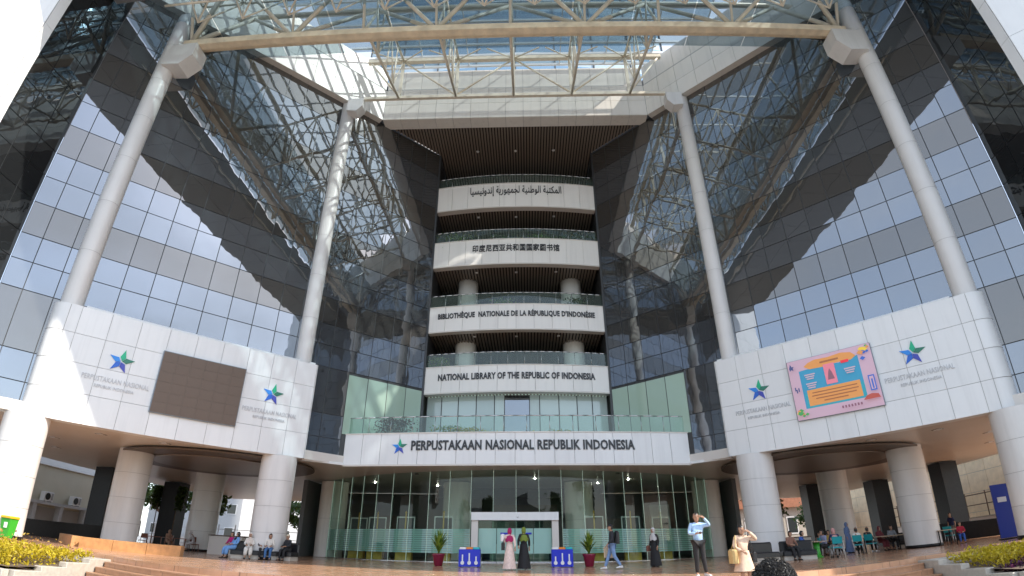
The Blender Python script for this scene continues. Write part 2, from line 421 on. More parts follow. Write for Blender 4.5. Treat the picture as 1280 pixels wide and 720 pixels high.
# ================================================================== WINGS
STO = [10.84, 15.33, 20.23, 25.75, 31.12]
UG = [6.5, 7.42, 8.42, 9.43, 10.4, 11.37, 12.01] + [12.98 + 0.966 * k for k in range(11)] + [23.35]
UBOX0, UBOX1 = 12.05, 20.6
UO, UI = 21.07, 12.57                              # outer and inner column
def rows(z0, z1):
    h = z1 - z0
    return [(z0, z0 + 0.31 * h, 's'), (z0 + 0.31 * h, z0 + 0.61 * h, 's'), (z0 + 0.61 * h, z1, 'v')]
UPPER = [r for a, b in zip(STO[:-1], STO[1:]) for r in rows(a, b)]
LOWER = [(5.36, 6.66, 's'), (6.66, 8.04, 's'), (8.04, 10.84, 'v')]
GAP = 0.044
def pane(parent, F, a, l0, l1, z0, z1, m, jitter=0.0042):
    l0, l1 = min(l0, l1), max(l0, l1)
    panel('pane', parent, F((l0 + l1) / 2, 0, z0 + GAP / 2), a, l1 - l0 - GAP, z1 - z0 - GAP, 0.03, m,
          tx=random.uniform(-jitter, jitter), tz=random.uniform(-jitter, jitter))
def wing(side):
    a = math.radians(45) * -side
    F = Fr(0, C0, a)
    wn_ = 'left' if side < 0 else 'right'
    root = empty('library_wing', (side * 21, 24, 0),
                 'dark glass office wing with the white wall carrying the %s screen' % ('blank brown' if side < 0 else 'colourful lit'),
                 'building', 'angled glass wings of the library')
    # curtain wall: dark backing with mullion bars in the joints
    f = MB()
    l_ = lambda u: side * u * R2
    def strip(u0, u1, z0, z1, d0=-0.12, d1=-0.045):
        b0, b1 = sorted((l_(u0), l_(u1)))
        f.hexa([F(b0, d1, z0), F(b1, d1, z0), F(b1, d0, z0), F(b0, d0, z0), F(b0, d1, z1), F(b1, d1, z1), F(b1, d0, z1), F(b0, d0, z1)])
    strip(6.46, 23.35, 5.3, 31.3)
    gw = build('glass_wall', f, M['mullion'], root)
    for i in range(len(UG) - 1):
        u0, u1 = UG[i], UG[i + 1]
        for z0, z1, t in UPPER:
            pane(gw, F, a, l_(u0), l_(u1), z0, z1, M['spandrel'] if t == 's' else M['vision'])
        um = (u0 + u1) / 2
        if um < 10.4:
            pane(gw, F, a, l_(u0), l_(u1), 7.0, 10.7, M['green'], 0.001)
        elif um < 12.05 or um > 20.9:
            for z0, z1, t in LOWER:
                pane(gw, F, a, l_(u0), l_(u1), z0, z1, M['spandrel'] if t == 's' else M['vision'])
    mb = MB()
    for u in UG[1:-1]:
        for (z0, z1) in ((5.36, 10.84), (10.84, 31.12)):
            if z0 < 6 and UBOX0 < u < UBOX1: continue
            if z0 < 6 and u < 10.3: z0 = 7.0
            mb.hexa([F(l_(u) + dx, dd, zz) for zz in (z0, z1) for dx, dd in ((-.016, .008), (.016, .008), (.016, -.044), (-.016, -.044))])
    build_split('mullion', mb, M['mullion'], gw)
    # white sill line under the low glass
    s = MB()
    for u0, u1 in ((10.2, 12.0), (21.75, 23.35)):
        b0, b1 = sorted((l_(u0), l_(u1)))
        s.hexa([F(b0, .16, 5.2), F(b1, .16, 5.2), F(b1, -.2, 5.2), F(b0, -.2, 5.2), F(b0, .16, 5.34), F(b1, .16, 5.34), F(b1, -.2, 5.34), F(b0, -.2, 5.34)])
    b0, b1 = sorted((l_(UBOX0 + .05), l_(UBOX1)))
    s.hexa([F(b0, .35, 10.62), F(b1, .35, 10.62), F(b1, -.04, 10.62), F(b0, -.04, 10.62), F(b0, .35, 10.80), F(b1, .35, 10.80), F(b1, -.04, 10.80), F(b0, -.04, 10.80)])
    build_split('window_sill', s, M['white'] , root)
    # return wall running forward from the outer corner
    ar = math.radians(90) * -side
    FR_ = Fr(side * 23.35, 19.2, ar)
    rl = lambda t: side * t                         # t = metres towards the street
    f = MB(); b0, b1 = sorted((rl(0), rl(3.65)))
    f.hexa([FR_(b0, -.045, 5.3), FR_(b1, -.045, 5.3), FR_(b1, -.3, 5.3), FR_(b0, -.3, 5.3), FR_(b0, -.045, 36), FR_(b1, -.045, 36), FR_(b1, -.3, 36), FR_(b0, -.3, 36)])
    rw = build('return_glass_wall', f, M['mullion'], root)
    for i in range(3):
        for z0, z1, t in LOWER + UPPER:
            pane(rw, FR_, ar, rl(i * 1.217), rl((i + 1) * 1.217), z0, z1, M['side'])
    # white end wall: pilaster strip, then a face turned 45 degrees
    e = MB()
    y0 = 15.54
    xo = side * 23.35
    e.box((xo + side * .25, y0 - .3, 20.6), (.9, .6, 30.8))
    ew = build('end_wall', e, M['joint'], root)
    zt = [5.25 + 2.58 * k for k in range(13)]
    for z0, z1 in zip(zt[:-1], zt[1:]):
        panel('panel', ew, (xo - side * .22, y0 - .30, z0 + .012), ar, .58, z1 - z0 - .024, .04, M['white'])
    FE = Fr(xo - side * .22, y0 - .62, a)
    e = MB(); q = lambda t: side * t
    b0, b1 = sorted((q(.02), q(9.0)))
    e.hexa([FE(b0, -.05, 5.2), FE(b1, -.05, 5.2), FE(b1, -.5, 5.2), FE(b0, -.5, 5.2), FE(b0, -.05, 36.3), FE(b1, -.05, 36.3), FE(b1, -.5, 36.3), FE(b0, -.5, 36.3)])
    ef = build('end_face', e, M['joint'], root)
    for k in range(6):
        for z0, z1 in zip(zt[:-1], zt[1:]):
            panel('panel', ef, FE(q(.02 + 1.5 * k + .75), 0, z0 + .012), a, 1.476, z1 - z0 - .024, .04, M['white'])
    # cladding box that carries the screen and the logos
    b = MB(); zb0, zb1 = 5.22, 10.60
    dF = 0.73
    ring = []
    s0, s1 = UBOX0 * R2, UO * R2
    N_ = 8
    outer = [(s1 + dF * math.sin(math.pi / 2 * i / N_), dF * math.cos(math.pi / 2 * i / N_)) for i in range(N_ + 1)]
    inn = [(s0 + .10, dF), (s0 + .03, dF - .03), (s0, dF - .10), (s0, -.04)]
    ring = inn[::-1] + outer + [(s1 + dF, -.04)]
    sh = lambda q_, e_: [(x, dd - e_) for x, dd in q_]
    R_ = [[F(side * (min(max(x, s0 + .05), s1 + dF - .05)), max(dd - .05, -.04), z) for x, dd in ring] for z in (zb0 + .02, zb1 - .02)]
    b.loft(R_, 0, smooth=False)
    cb = build('cladding_box', b, M['joint'], root)
    zr = [zb0 + (zb1 - zb0) / 4 * k for k in range(5)]
    us = [UBOX0 + .10 / R2] + [u for u in UG if 12.5 < u < 20.9] + [UO]
    for z0, z1 in zip(zr[:-1], zr[1:]):
        for u0, u1 in zip(us[:-1], us[1:]):
            c0, c1 = sorted((l_(u0), l_(u1)))
            panel('panel', cb, F((c0 + c1) / 2, dF, z0 + .009), a, c1 - c0 - .018, z1 - z0 - .018, .045, M['white'], tx=random.uniform(-.001, .001), tz=random.uniform(-.001, .001))
        w_ = MB()
        prof = [(x, dd) for x, dd in outer]
        w_.loft([[F(side * (s1 + .012 + (x - s1)), dd, z) for x, dd in prof] for z in (z0 + .012, z1 - .012)], 0, cap=False, closed=False)
        build('panel', w_, M['white'], cb)
        w_ = MB()
        w_.loft([[F(side * x, dd, z) for x, dd in inn] for z in (z0 + .012, z1 - .012)], 0, cap=False, closed=False)
        build('panel', w_, M['white'], cb)
    b = MB(); b.poly([F(side * x, dd, zb1 - .03) for x, dd in ring]); b.poly([F(side * x, dd, zb0 + .015) for x, dd in ring])
    build_split('box_lid', b, M['white'], cb)
    # white fascia along the roof edge
    b = MB(); zf0, zg, zf1 = 31.12, 34.25, 36.5
    u_in, u_out = 10.34 - .0, 23.55
    def slab(u0, u1, d0, d1, z0, z1, mi=0):
        c0, c1 = sorted((l_(u0), l_(u1)))
        b.hexa([F(c0, d1, z0), F(c1, d1, z0), F(c1, d0, z0), F(c0, d0, z0), F(c0, d1, z1), F(c1, d1, z1), F(c1, d0, z1), F(c0, d0, z1)], mi)
    slab(u_in + .45, u_out, -1.5, .45, zf0 + .06, zg + .15)
    slab(u_in + .35, u_out, -1.5, .30, zg + .15, zf1)
    fa = build('roof_fascia', b, M['joint'], root)
    us = [u_in + .354] + [11.6 + 1.086 * k for k in range(11)] + [u_out]
    for u0, u1 in zip(us[:-1], us[1:]):
        c0, c1 = sorted((l_(u0), l_(u1)))
        for z0, z1, dd in ((zf0, 32.66, .5), (32.66, zg, .5), (zg + .18, zf1, .36)):
            panel('panel', fa, F((c0 + c1) / 2, dd, z0 + .012), a, c1 - c0 - .024, z1 - z0 - .024, .05, M['cream'])
    b = MB(); slab(u_in + .354, u_out, -.2, .495, zf0 + .004, zf0 + .05); build('soffit', b, M['cream'], fa)
    # mass behind the glass
    b = MB(); xs = side
    b.hexa([(xs * 7.2, C0 - 6.3, 31.0), (xs * 24, C0 - 23.0, 31.0), (xs * 40, 30, 31), (xs * 8, 56, 31), (xs * 7.2, C0 - 6.3, 36.2), (xs * 24, C0 - 23.0, 36.2), (xs * 40, 30, 36.2), (xs * 8, 56, 36.2)])
    build('roof', b, M['greyroof'], root)
    return root
left_wing, right_wing = wing(-1), wing(1)
# ------------------------------------------------------------------ columns and pillars
def drums(root, x, y, r, z0, z1, h, m):
    n_ = max(1, round((z1 - z0) / h)); h = (z1 - z0) / n_
    key = ('drum', round(r, 3), round(h, 3), m.name)
    if key not in _cache:
        b = MB()
        b.lathe([(r, .008), (r, h - .008)], n=48, cap=False)
        _cache[key] = b.mesh('drum', [m])
        k2 = MB(); k2.lathe([(r - .03, 0), (r - .03, 1)], n=24); _cache[key + ('c',)] = k2.mesh('core', [M['joint']])
    c = bpy.data.objects.new('core', _cache[key + ('c',)]); place(c, root, (x, y, z0)); c.scale = (1, 1, z1 - z0)
    for k in range(n_):
        o = bpy.data.objects.new('drum', _cache[key]); place(o, root, (x, y, z0 + k * h), (0, 0, .7))
def bracket(root, x, y, dirx, z0, z1, ln, wd):
    b = MB(); q = wd / 2
    x1 = x + dirx * ln; xm = x + dirx * ln * .62
    zc = z0 + (z1 - z0) * .42
    pr = [(x, z0 + .1), (xm, z0), (x1, zc), (x1, z1), (x, z1)]
    b.loft([[(px, y - q, pz) for px, pz in pr], [(px, y - q - .22, pz) if 0 else (px, y + q, pz) for px, pz in pr]], 0, smooth=False)
    build('bracket', b, M['column'], root)
for side in (-1, 1):
    for u, nm, zt in ((UO, 'outer', 31.1), (UI, 'inner', 31.1)):
        x, y = side * u, C0 - u
        lab = {(-1, 'outer'): 'tall white round column above the green rubbish bin, at the outer end of the blank screen wall', (-1, 'inner'): 'tall white round column between the blank screen wall and the balconies',
               (1, 'outer'): 'tall white round column above the blue banner, at the outer end of the lit screen wall', (1, 'inner'): 'tall white round column between the lit screen wall and the balconies'}[(side, nm)]
        c = empty('column', (x, y, 10.62), lab, 'column', 'white columns on the glass wings')
        drums(c, x, y, .54 if nm == 'outer' else .48, 10.62, zt, 2.95, M['column'])
        if nm == 'outer': bracket(c, x - side * .2, y - .1, -side, 26.1, 27.85, 1.9, 1.2)
        else: bracket(c, x - side * .2, y - .45, -side, 29.8, 31.05, 1.15, .85)
PILL = [(21.3, 21.25, .98, 'front corner'), (12.86, 29.7, .94, 'inner'), (21.1, 29.1, .92, 'second'), (21.5, 38.0, .98, 'rear')]
LABP = {(-1, 0): 'stout white round pillar beside the green rubbish bin', (-1, 1): 'stout white round pillar behind the people on the full black bench',
        (-1, 2): 'stout round pillar behind the orange granite ledge', (-1, 3): 'shaded round pillar under the ceiling disc, behind the red-brown chairs',
        (1, 0): 'stout white round pillar beside the blue banner', (1, 1): 'stout white round pillar behind the woman in the beige dress',
        (1, 2): 'stout round pillar with the long black bench against it', (1, 3): 'shaded round pillar under the ceiling disc, behind the teal chairs'}
for side in (-1, 1):
    for i, (x, y, r, _) in enumerate(PILL):
        c = empty('pillar', (side * x, y, 0), LABP[(side, i)], 'pillar', 'round pillars of the undercroft')
        drums(c, side * x, y, r, 0.0, 5.24, 1.31, M['column'])
        k = MB(); k.lathe([(r + .03, 0), (r + .03, .14), (r - .01, .16)], (side * x, y, 0.002), 32); build('base', k, M['black'], c)
LB = ['black square pillar beside the beige wall with air conditioners', 'black square pillar overgrown by a green climbing plant', 'black square pillar between the full black bench and the glass lobby',
      'black square pillar in front of the beige stone wall', 'black square pillar behind the long wooden table, before the pale house', 'slim black square pillar next to the pillar behind the beige woman']
for i, (x, y, w_) in enumerate([(-29.9, 38.4, 1.5), (-29.3, 46.2, 1.5), (-24.2, 54, 1.5), (29.8, 37.6, 1.35), (30.3, 47, 1.45), (24.6, 47.5, 1.3)]):
    c = empty('square_pillar', (x, y, 0), LB[i], 'pillar', 'black square pillars of the undercroft')
    b = MB(); b.box((x, y, 2.6), (w_, w_, 5.2)); build('shaft', b, M['black'], c)
    b = MB(); b.box((x, y, .11), (w_ + .1, w_ + .1, .22)); build('base', b, M['black'], c)
# ------------------------------------------------------------------ undercroft ceiling
b = MB()
outl = [(-33.2, 62), (-33.2, 19.0), (-23.3, 19.05), (-21.6, 20.2), (-12.0, 29.9), (-10.2, 32.3)]
ca = [(x, 31.65 + 73.3 - math.sqrt(73.3 ** 2 - x * x) + .05) for x in [-10.1 + 1.01 * i for i in range(21)]]
outl = outl + ca + [(-x, y) for x, y in outl[::-1]]
top = [(x, y, 5.75) for x, y in outl]; bot = [(x, y, 5.25) for x, y in outl]
b.loft([bot, top], 0, smooth=False)
uc = build('undercroft_ceiling', b, M['soffit'], kind='structure')
for side in (-1, 1):
    b = MB(); b.lathe([(5.6, 0), (5.6, .10), (5.2, .14)], (side * 17.9, 32.6, 5.08), 48)
    o = build('ceiling_disc', b, M['brown'], label='dark round ceiling disc over the %s' % ('red-brown wooden chairs' if side < 0 else 'teal chairs'), cat='ceiling disc', group='round ceiling discs')
    b = MB(); b.lathe([(3.9, 0), (3.9, .05)], (side * 17.9, 32.6, 5.028), 48); build('inner_ring', b, M['slat'], o)
rl_ = random.Random(3)
for side in (-1, 1):
    for (x, y) in ((14.5, 24.9 + 4), (17.6, 26.4), (20.0, 24.6), (24.5, 26.5), (27.5, 30.0), (25.2, 21.8)):
        b = MB(); b.box((side * x, y, 5.235), (.42, .42, .02)); o = build('downlight', b, M['steel'], uc)
        k = MB(); k.box((side * x, y, 5.222), (.3, .3, .012)); build('lens', k, M['whitepaint'], o)
# ================================================================== CENTRAL BLOCK
ctr = empty('central_block', (0, 42, 0), 'recessed central block with stacked curved balconies between the two glass wings', 'building')
b = MB()
b.box((-6.55, 41.15, 18.3), (.2, 9.9, 26)); b.box((6.55, 41.15, 18.3), (.2, 9.9, 26))
b.box((0, 46, 18), (13.2, .3, 27)); build_split('recess_wall', b, M['dark'], ctr)
b = MB(); b.box((0, 40.9, 18.3), (12.86, .1, 26)); bw = build('back_glass', b, M['mullion'], ctr)
FL = [(10.54, 12.33), (15.04, 16.92), (20.38, 22.46), (25.53, 27.74)]
zz = [12.2] + [f[0] for f in FL[1:]] + [31.1]
for k in range(8):
    for z0, z1 in zip([7.1] + [f[1] - .9 for f in FL], [10.5] + [f[0] for f in FL[1:]] + [31.2]):
        panel('pane', bw, (-6.43 + 1.6075 * (k + .5), 40.84, z0 + .03), 0, 1.56, z1 - z0 - .06, .03, M['darkglass'])
for x in (-3.95, 4.35):
    b = MB(); b.lathe([(.8, 0), (.8, 13.4)], (x, 39, 7), 28); build('inner_column', b, M['cream'], ctr)
for s in (-1, 1):
    b = MB(); b.box((s * 6.50, 36.24, 18.4), (.24, .30, 26.4)); build('corner_fin', b, M['mullion'], ctr)
    for (z0, z1) in zip([f[1] for f in FL[:-1]], [f[0] for f in FL[1:]]):
        panel('side_pane', ctr, (s * 6.40, 37.6, z0), math.radians(90) * -s, 2.4, z1 - z0 - .02, .03, M['dark'])
# high slatted ceiling in front of the top balcony
def slats(name, parent, x0, x1, yf, yb, z, pitch=.15, w=.085, h=.10, front=None):
    b = MB(); x = x0
    while x < x1:
        y0 = front(x) if front else yf
        b.box((x, (y0 + yb) / 2, z), (w, yb - y0, h)); x += pitch
    o = build(name, b, M['slat'], parent); o['kind'] = 'stuff'
    return o
def clipx(y): return C0 - y - .06
b = MB(); b.poly([(-9.9, 32.0, 31.34), (9.9, 32.0, 31.34), (9.9, 32.6, 31.34), (6.45, 36.1, 31.34), (6.45, 46, 31.34), (-6.45, 46, 31.34), (-6.45, 36.1, 31.34), (-9.9, 32.6, 31.34)])
build('ceiling_void', b, M['slatgap'], ctr)
b = MB(); x = -9.75
while x < 9.8:
    yb = 41 if abs(x) < 6.4 else C0 - abs(x) - .08
    if yb > 32.7: b.box((x, (32.55 + yb) / 2, 31.24), (.13, yb - 32.55, .10))
    x += .235
o = build('ceiling_slat', b, M['slat'], ctr); o['kind'] = 'stuff'
for x in (-3.2, 0, 3.2):
    b = MB(); b.lathe([(.11, 0), (.13, .05)], (x, 35.6, 31.16), 16); build('downlight', b, M['whitepaint'], ctr)
# roof fascia across the centre
FYC = 31.5
rf = MB(); XW = 10.34
rf.box((0, FYC + .62, 32.78), (2 * XW - .1, 1.14, 3.2)); rf.box((0, FYC + .8, 35.4), (2 * XW - .1, 1.2, 2.2))
rf = build('centre_fascia', rf, M['joint'], None, label='straight white roof fascia over the balconies striped by truss shadows', cat='fascia')
nx = 15
for k in range(nx):
    w_ = 2 * XW / nx; x = -XW + w_ * (k + .5)
    for z0, z1, yy in ((31.12, 32.66, FYC), (32.66, 34.25, FYC), (34.43, 36.5, FYC + .15)):
        panel('panel', rf, (x, yy, z0 + .012), 0, w_ - .024, z1 - z0 - .024, .05, M['cream'])
    panel('soffit_panel', rf, (x, FYC + .02, 31.10), 0, w_ - .024, .03, 1.1, M['cream'])
# ------------------------------------------------------------------ balconies
RB = 30.6; YB = 35.49
AB = math.asin(6.46 / RB)
def arcB(t, r=RB, y0=YB, off=0.0): 
    return (( r + off) * math.sin(t), y0 + r - (r + off) * math.cos(t))
BL = ['lowest upper balcony, lettered in English', 'second upper balcony, lettered in French', 'third upper balcony, lettered in Chinese', 'topmost balcony, lettered in Arabic']
def arc_box(mb, t0, t1, r, y0, o0, o1, z0, z1, n=6, mi=0):
    R_ = []
    for i in range(n + 1):
        t = t0 + (t1 - t0) * i / n
        a_ = arcB(t, r, y0, o0); c_ = arcB(t, r, y0, o1)
        R_.append([(*a_, z0), (*c_, z0), (*c_, z1), (*a_, z1)])
    mb.loft(R_, mi, smooth=False)
def balcony(z0, z1, label, R=RB, Y0=YB, A=AB, npan=10, nrail=11, name='balcony', depth=5.0, matp=None):
    root = empty(name, (0, Y0, z0), label, 'balcony' if name == 'balcony' else 'canopy', 'curved balconies of the central block' if name == 'balcony' else None)
    b = MB(); arc_box(b, -A, A, R, Y0, -.05, -.35, z0 + .02, z1 - .02, 24); core = build('parapet_core', b, M['joint'], root)
    for k in range(npan):
        t0 = -A + 2 * A * k / npan + .012 / R; t1 = -A + 2 * A * (k + 1) / npan - .012 / R
        b = MB(); arc_box(b, t0, t1, R, Y0, 0, -.06, z0, z1, 4); build('panel', b, M['band'] if matp is None else matp, root)
    b = MB(); arc_box(b, -A, A, R, Y0, .05, -.4, z1, z1 + .05, 24); build('coping', b, M['cream'], root)
    b = MB(); arc_box(b, -A, A, R, Y0, .015, -.55, z0 - .10, z0 - .003, 24); build('soffit_edge', b, M['soffit'], root)
    zr = z1 + 1.02
    for k in range(nrail):
        t0 = -A + 2 * A * k / nrail + .02 / R; t1 = -A + 2 * A * (k + 1) / nrail - .02 / R
        b = MB(); arc_box(b, t0, t1, R, Y0, -.15, -.165, z1 + .06, zr - .03, 3); build('railing_pane', b, M['rail'], root)
    b = MB()
    for k in range(nrail + 1):
        t = -A + 2 * A * k / nrail; x, y = arcB(t, R, Y0, -.2); b.tube((x, y, z1 + .04), (x, y, zr), .022, 8)
    build_split('railing_post', b, M['steel'], root)
    b = MB(); b.path([(*arcB(-A + 2 * A * k / 24, R, Y0, -.17), zr) for k in range(25)], .036, 8); build('handrail', b, M['steel'], root)
    return root
for (z0, z1), lb in zip(FL, BL):
    r = balcony(z0, z1, 'white curved ' + lb)
    b = MB(); b.poly([(-6.4, 36.3, z0 + .12), (6.4, 36.3, z0 + .12), (6.4, 41, z0 + .12), (-6.4, 41, z0 + .12)]); b.box((0, 38.8, z1 - .95), (12.7, 4.4, .2)); build('floor_slab', b, M['slatgap'], r)
    b = MB(); x = -6.3
    while x < 6.31:
        yf = arcB(math.asin(x / RB), RB, YB, -.5)[1]
        b.box((x, (yf + 40.8) / 2, z0 + .02), (.13, 40.8 - yf, .10)); x += .235
    o = build('soffit_slat', b, M['slat'], r); o['kind'] = 'stuff'
    for x in (-3.1, 0, 3.1):
        b = MB(); b.box((x, 37.0, z0 - .05), (.2, .2, .04)); build('downlight', b, M['whitepaint'], r)
# entrance canopy with the terrace
RC, YC = 73.3, 31.65
AC = math.asin(10.2 / RC)
can = balcony(5.25, 7.0, 'wide white curved entrance canopy with a glass railed terrace on top', RC, YC, AC, 18, 15, 'entrance_canopy', matp=M['white'])
b = MB(); b.poly([(-10.1, 32.5, 6.2), (10.1, 32.5, 6.2), (6.4, 36.3, 6.2), (6.4, 41, 6.2), (-6.4, 41, 6.2), (-6.4, 36.3, 6.2)]); build('terrace_floor', b, M['palestone'], can)
# terrace back wall: curved pale glass under the lowest balcony
tw = empty('terrace_glass_wall', (0, 37, 6.2), 'pale curved glass wall behind the terrace, under the English lettering', 'glass wall')
R3, Y3 = 30.6, 36.6; A3 = math.asin(6.3 / R3)
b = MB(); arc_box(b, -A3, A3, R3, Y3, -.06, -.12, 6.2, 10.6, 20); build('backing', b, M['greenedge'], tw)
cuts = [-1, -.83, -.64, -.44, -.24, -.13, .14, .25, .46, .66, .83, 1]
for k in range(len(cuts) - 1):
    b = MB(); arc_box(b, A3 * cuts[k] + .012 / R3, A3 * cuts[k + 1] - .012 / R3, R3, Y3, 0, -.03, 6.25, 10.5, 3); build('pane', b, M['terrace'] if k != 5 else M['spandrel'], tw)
b = MB()
for c in cuts: x, y = arcB(A3 * c, R3, Y3, .02); b.box((x, y, 8.4), (.05, .05, 4.2))
build_split('mullion', b, M['mullion'], tw)
# ------------------------------------------------------------------ lettering
AR = {'ا': '\ufe8d\ufe8e', 'ل': '\ufedd\ufede\ufedf\ufee0', 'م': '\ufee1\ufee2\ufee3\ufee4', 'ك': '\ufed9\ufeda\ufedb\ufedc', 'ت': '\ufe95\ufe96\ufe97\ufe98', 'ب': '\ufe8f\ufe90\ufe91\ufe92',
      'ة': '\ufe93\ufe94', 'و': '\ufeed\ufeee', 'ط': '\ufec1\ufec2\ufec3\ufec4', 'ن': '\ufee5\ufee6\ufee7\ufee8', 'ي': '\ufef1\ufef2\ufef3\ufef4', 'ج': '\ufe9d\ufe9e\ufe9f\ufea0', 'ه': '\ufee9\ufeea\ufeeb\ufeec',
      'ر': '\ufead\ufeae', 'إ': '\ufe87\ufe88', 'د': '\ufea9\ufeaa', 'س': '\ufeb1\ufeb2\ufeb3\ufeb4'}
def shape_ar(t):
    out = []
    for i, c in enumerate(t):
        f = AR.get(c)
        if not f: out.append(c); continue
        pj = i > 0 and t[i - 1] in AR and len(AR[t[i - 1]]) == 4
        nj = i + 1 < len(t) and t[i + 1] in AR and len(f) == 4
        out.append(f[3] if pj and nj else f[1] if pj else f[2] if nj else f[0])
    return ''.join(reversed(out))
def text_mesh(body, height, width, bold=0.0, depth=.05):
    """verts centred on x, baseline-centred on z, front at y = 0; scaled to the given width and cap height"""
    c = bpy.data.curves.new('lettering', 'FONT'); c.body = body; c.size = 1; c.offset = bold; c.extrude = .02; c.resolution_u = 2; c.space_character = 1.06
    t = bpy.data.objects.new('lettering', c); COL.objects.link(t)
    dg = bpy.context.evaluated_depsgraph_get()
    me = bpy.data.meshes.new_from_object(t.evaluated_get(dg), depsgraph=dg)
    bpy.data.objects.remove(t)
    xs = [v.co.x for v in me.vertices]; ys = [v.co.y for v in me.vertices]
    kx = width / (max(xs) - min(xs)); ky = height / (max(ys) - min(ys)); xm = (max(xs) + min(xs)) / 2; ym = (max(ys) + min(ys)) / 2
    for v in me.vertices: v.co = ((v.co.x - xm) * kx, -(v.co.z + .02) / .04 * depth, (v.co.y - ym) * ky)
    return me
def sign_arc(body, R, Y0, width, height, xc, zc, label, bold, m=None, off=.012):
    me = text_mesh(body, height, width, bold)
    for v in me.vertices:
        t = (v.co.x + xc) / R; x, y = arcB(t, R, Y0, off - v.co.y); v.co = (x - xc, y - Y0, v.co.z)
    me.materials.clear(); me.materials.append(m or M['letter'])
    o = bpy.data.objects.new('lettering', me); place(o, None, (xc, Y0, zc)); tag(o, label, 'sign', 'lettering on the curved white bands')
    return o
sign_arc('PERPUSTAKAAN NASIONAL REPUBLIK INDONESIA', RC, YC, 13.0, .57, .43, 6.30, 'large black lettering PERPUSTAKAAN NASIONAL REPUBLIK INDONESIA on the entrance canopy', .032)
sign_arc('NATIONAL LIBRARY OF THE REPUBLIC OF INDONESIA', RB, YB, 10.9, .47, 0, 11.58, 'black lettering NATIONAL LIBRARY OF THE REPUBLIC OF INDONESIA on a balcony band', .034)
sign_arc("BIBLIOTHÈQUE  NATIONALE DE LA RÉPUBLIQUE D'INDONÉSIE", RB, YB, 11.5, .60, 0, 16.2, 'black French lettering BIBLIOTHÈQUE NATIONALE on a balcony band', .03)
sign_arc('印度尼西亚共和国国家图书馆', RB, YB, 6.7, .62, 0, 21.70, 'black Chinese characters on a balcony band', .016)
sign_arc(shape_ar('المكتبة الوطنية لجمهورية إندونيسيا'), RB, YB, 7.4, .98, 0, 27.0, 'black Arabic lettering on the topmost balcony band', .006)
# star logos
def star(name, F, a, l, z, d, rad, label, tilt=.10):
    root = empty(name, F(l, d, z), label, 'logo', 'five-bladed star logos of the library')
    cols = [('logo_green', (.0, .46, .24)), ('logo_dark_green', (.02, .20, .13)), ('logo_violet', (.05, .07, .46)), ('logo_blue', (.01, .13, .62)), ('logo_bright_blue', (.02, .27, .82))]
    for k, (nm, c) in enumerate(cols):
        if nm not in M: M[nm] = mat(nm, c, .35)
        t = math.radians(90 - 72 * k) - tilt
        g_ = .03
        pts = [(g_ * math.cos(t), g_ * math.sin(t)), (.40 * math.cos(t - .63 + .04), .40 * math.sin(t - .63 + .04)), (math.cos(t), math.sin(t)), (.40 * math.cos(t + .63 - .04), .40 * math.sin(t + .63 - .04))]
        if k < 2: pts = [(x + .055, y + .055) for x, y in pts]
        b = MB()
        b.loft([[F(l + x * rad, d, z + y * rad) for x, y in pts], [F(l + x * rad, d + .04, z + y * rad) for x, y in pts]], 0, smooth=False)
        build('blade', b, M[nm], root)
    return root
def flat_sign(parent, F, a, l, z, d, body, width, height, m, name='lettering'):
    me = text_mesh(body, height, width, .004, .03)
    me.materials.clear(); me.materials.append(m)
    o = bpy.data.objects.new(name, me); place(o, parent, F(l, d, z), (0, 0, a)); return o
FLf, FRt = Fr(0, C0, math.radians(45)), Fr(0, C0, math.radians(-45))
for F, a, u, z, lb in ((FLf, math.radians(45), -19.1, 8.4, 'star logo on the sunlit outer end of the blank screen wall'), (FLf, math.radians(45), -13.74, 8.36, 'star logo between the blank brown screen and the nearer balcony-side column'),
                    (FRt, math.radians(-45), 13.7, 8.4, 'star logo between the lit screen and its balcony-side column'), (FRt, math.radians(-45), 19.06, 8.5, 'star logo on the outer end of the lit screen wall')):
    s_ = star('star_logo', F, a, u * R2, z, .735, .58, lb)
    flat_sign(s_, F, a, (u + .02) * R2, z - .98, .735, 'PERPUSTAKAAN NASIONAL', 3.0, .24, M['silver'])
    flat_sign(s_, F, a, (u + .02) * R2, z - 1.33, .735, 'REPUBLIK INDONESIA', 1.75, .15, M['silver'])
x_, y_ = arcB(-6.78 / RC, RC, YC, .01)
star('star_logo', Fr(x_, y_, -6.78 / RC), 0, 0, 6.22, 0, .46, 'star logo beside the large canopy lettering', 0)
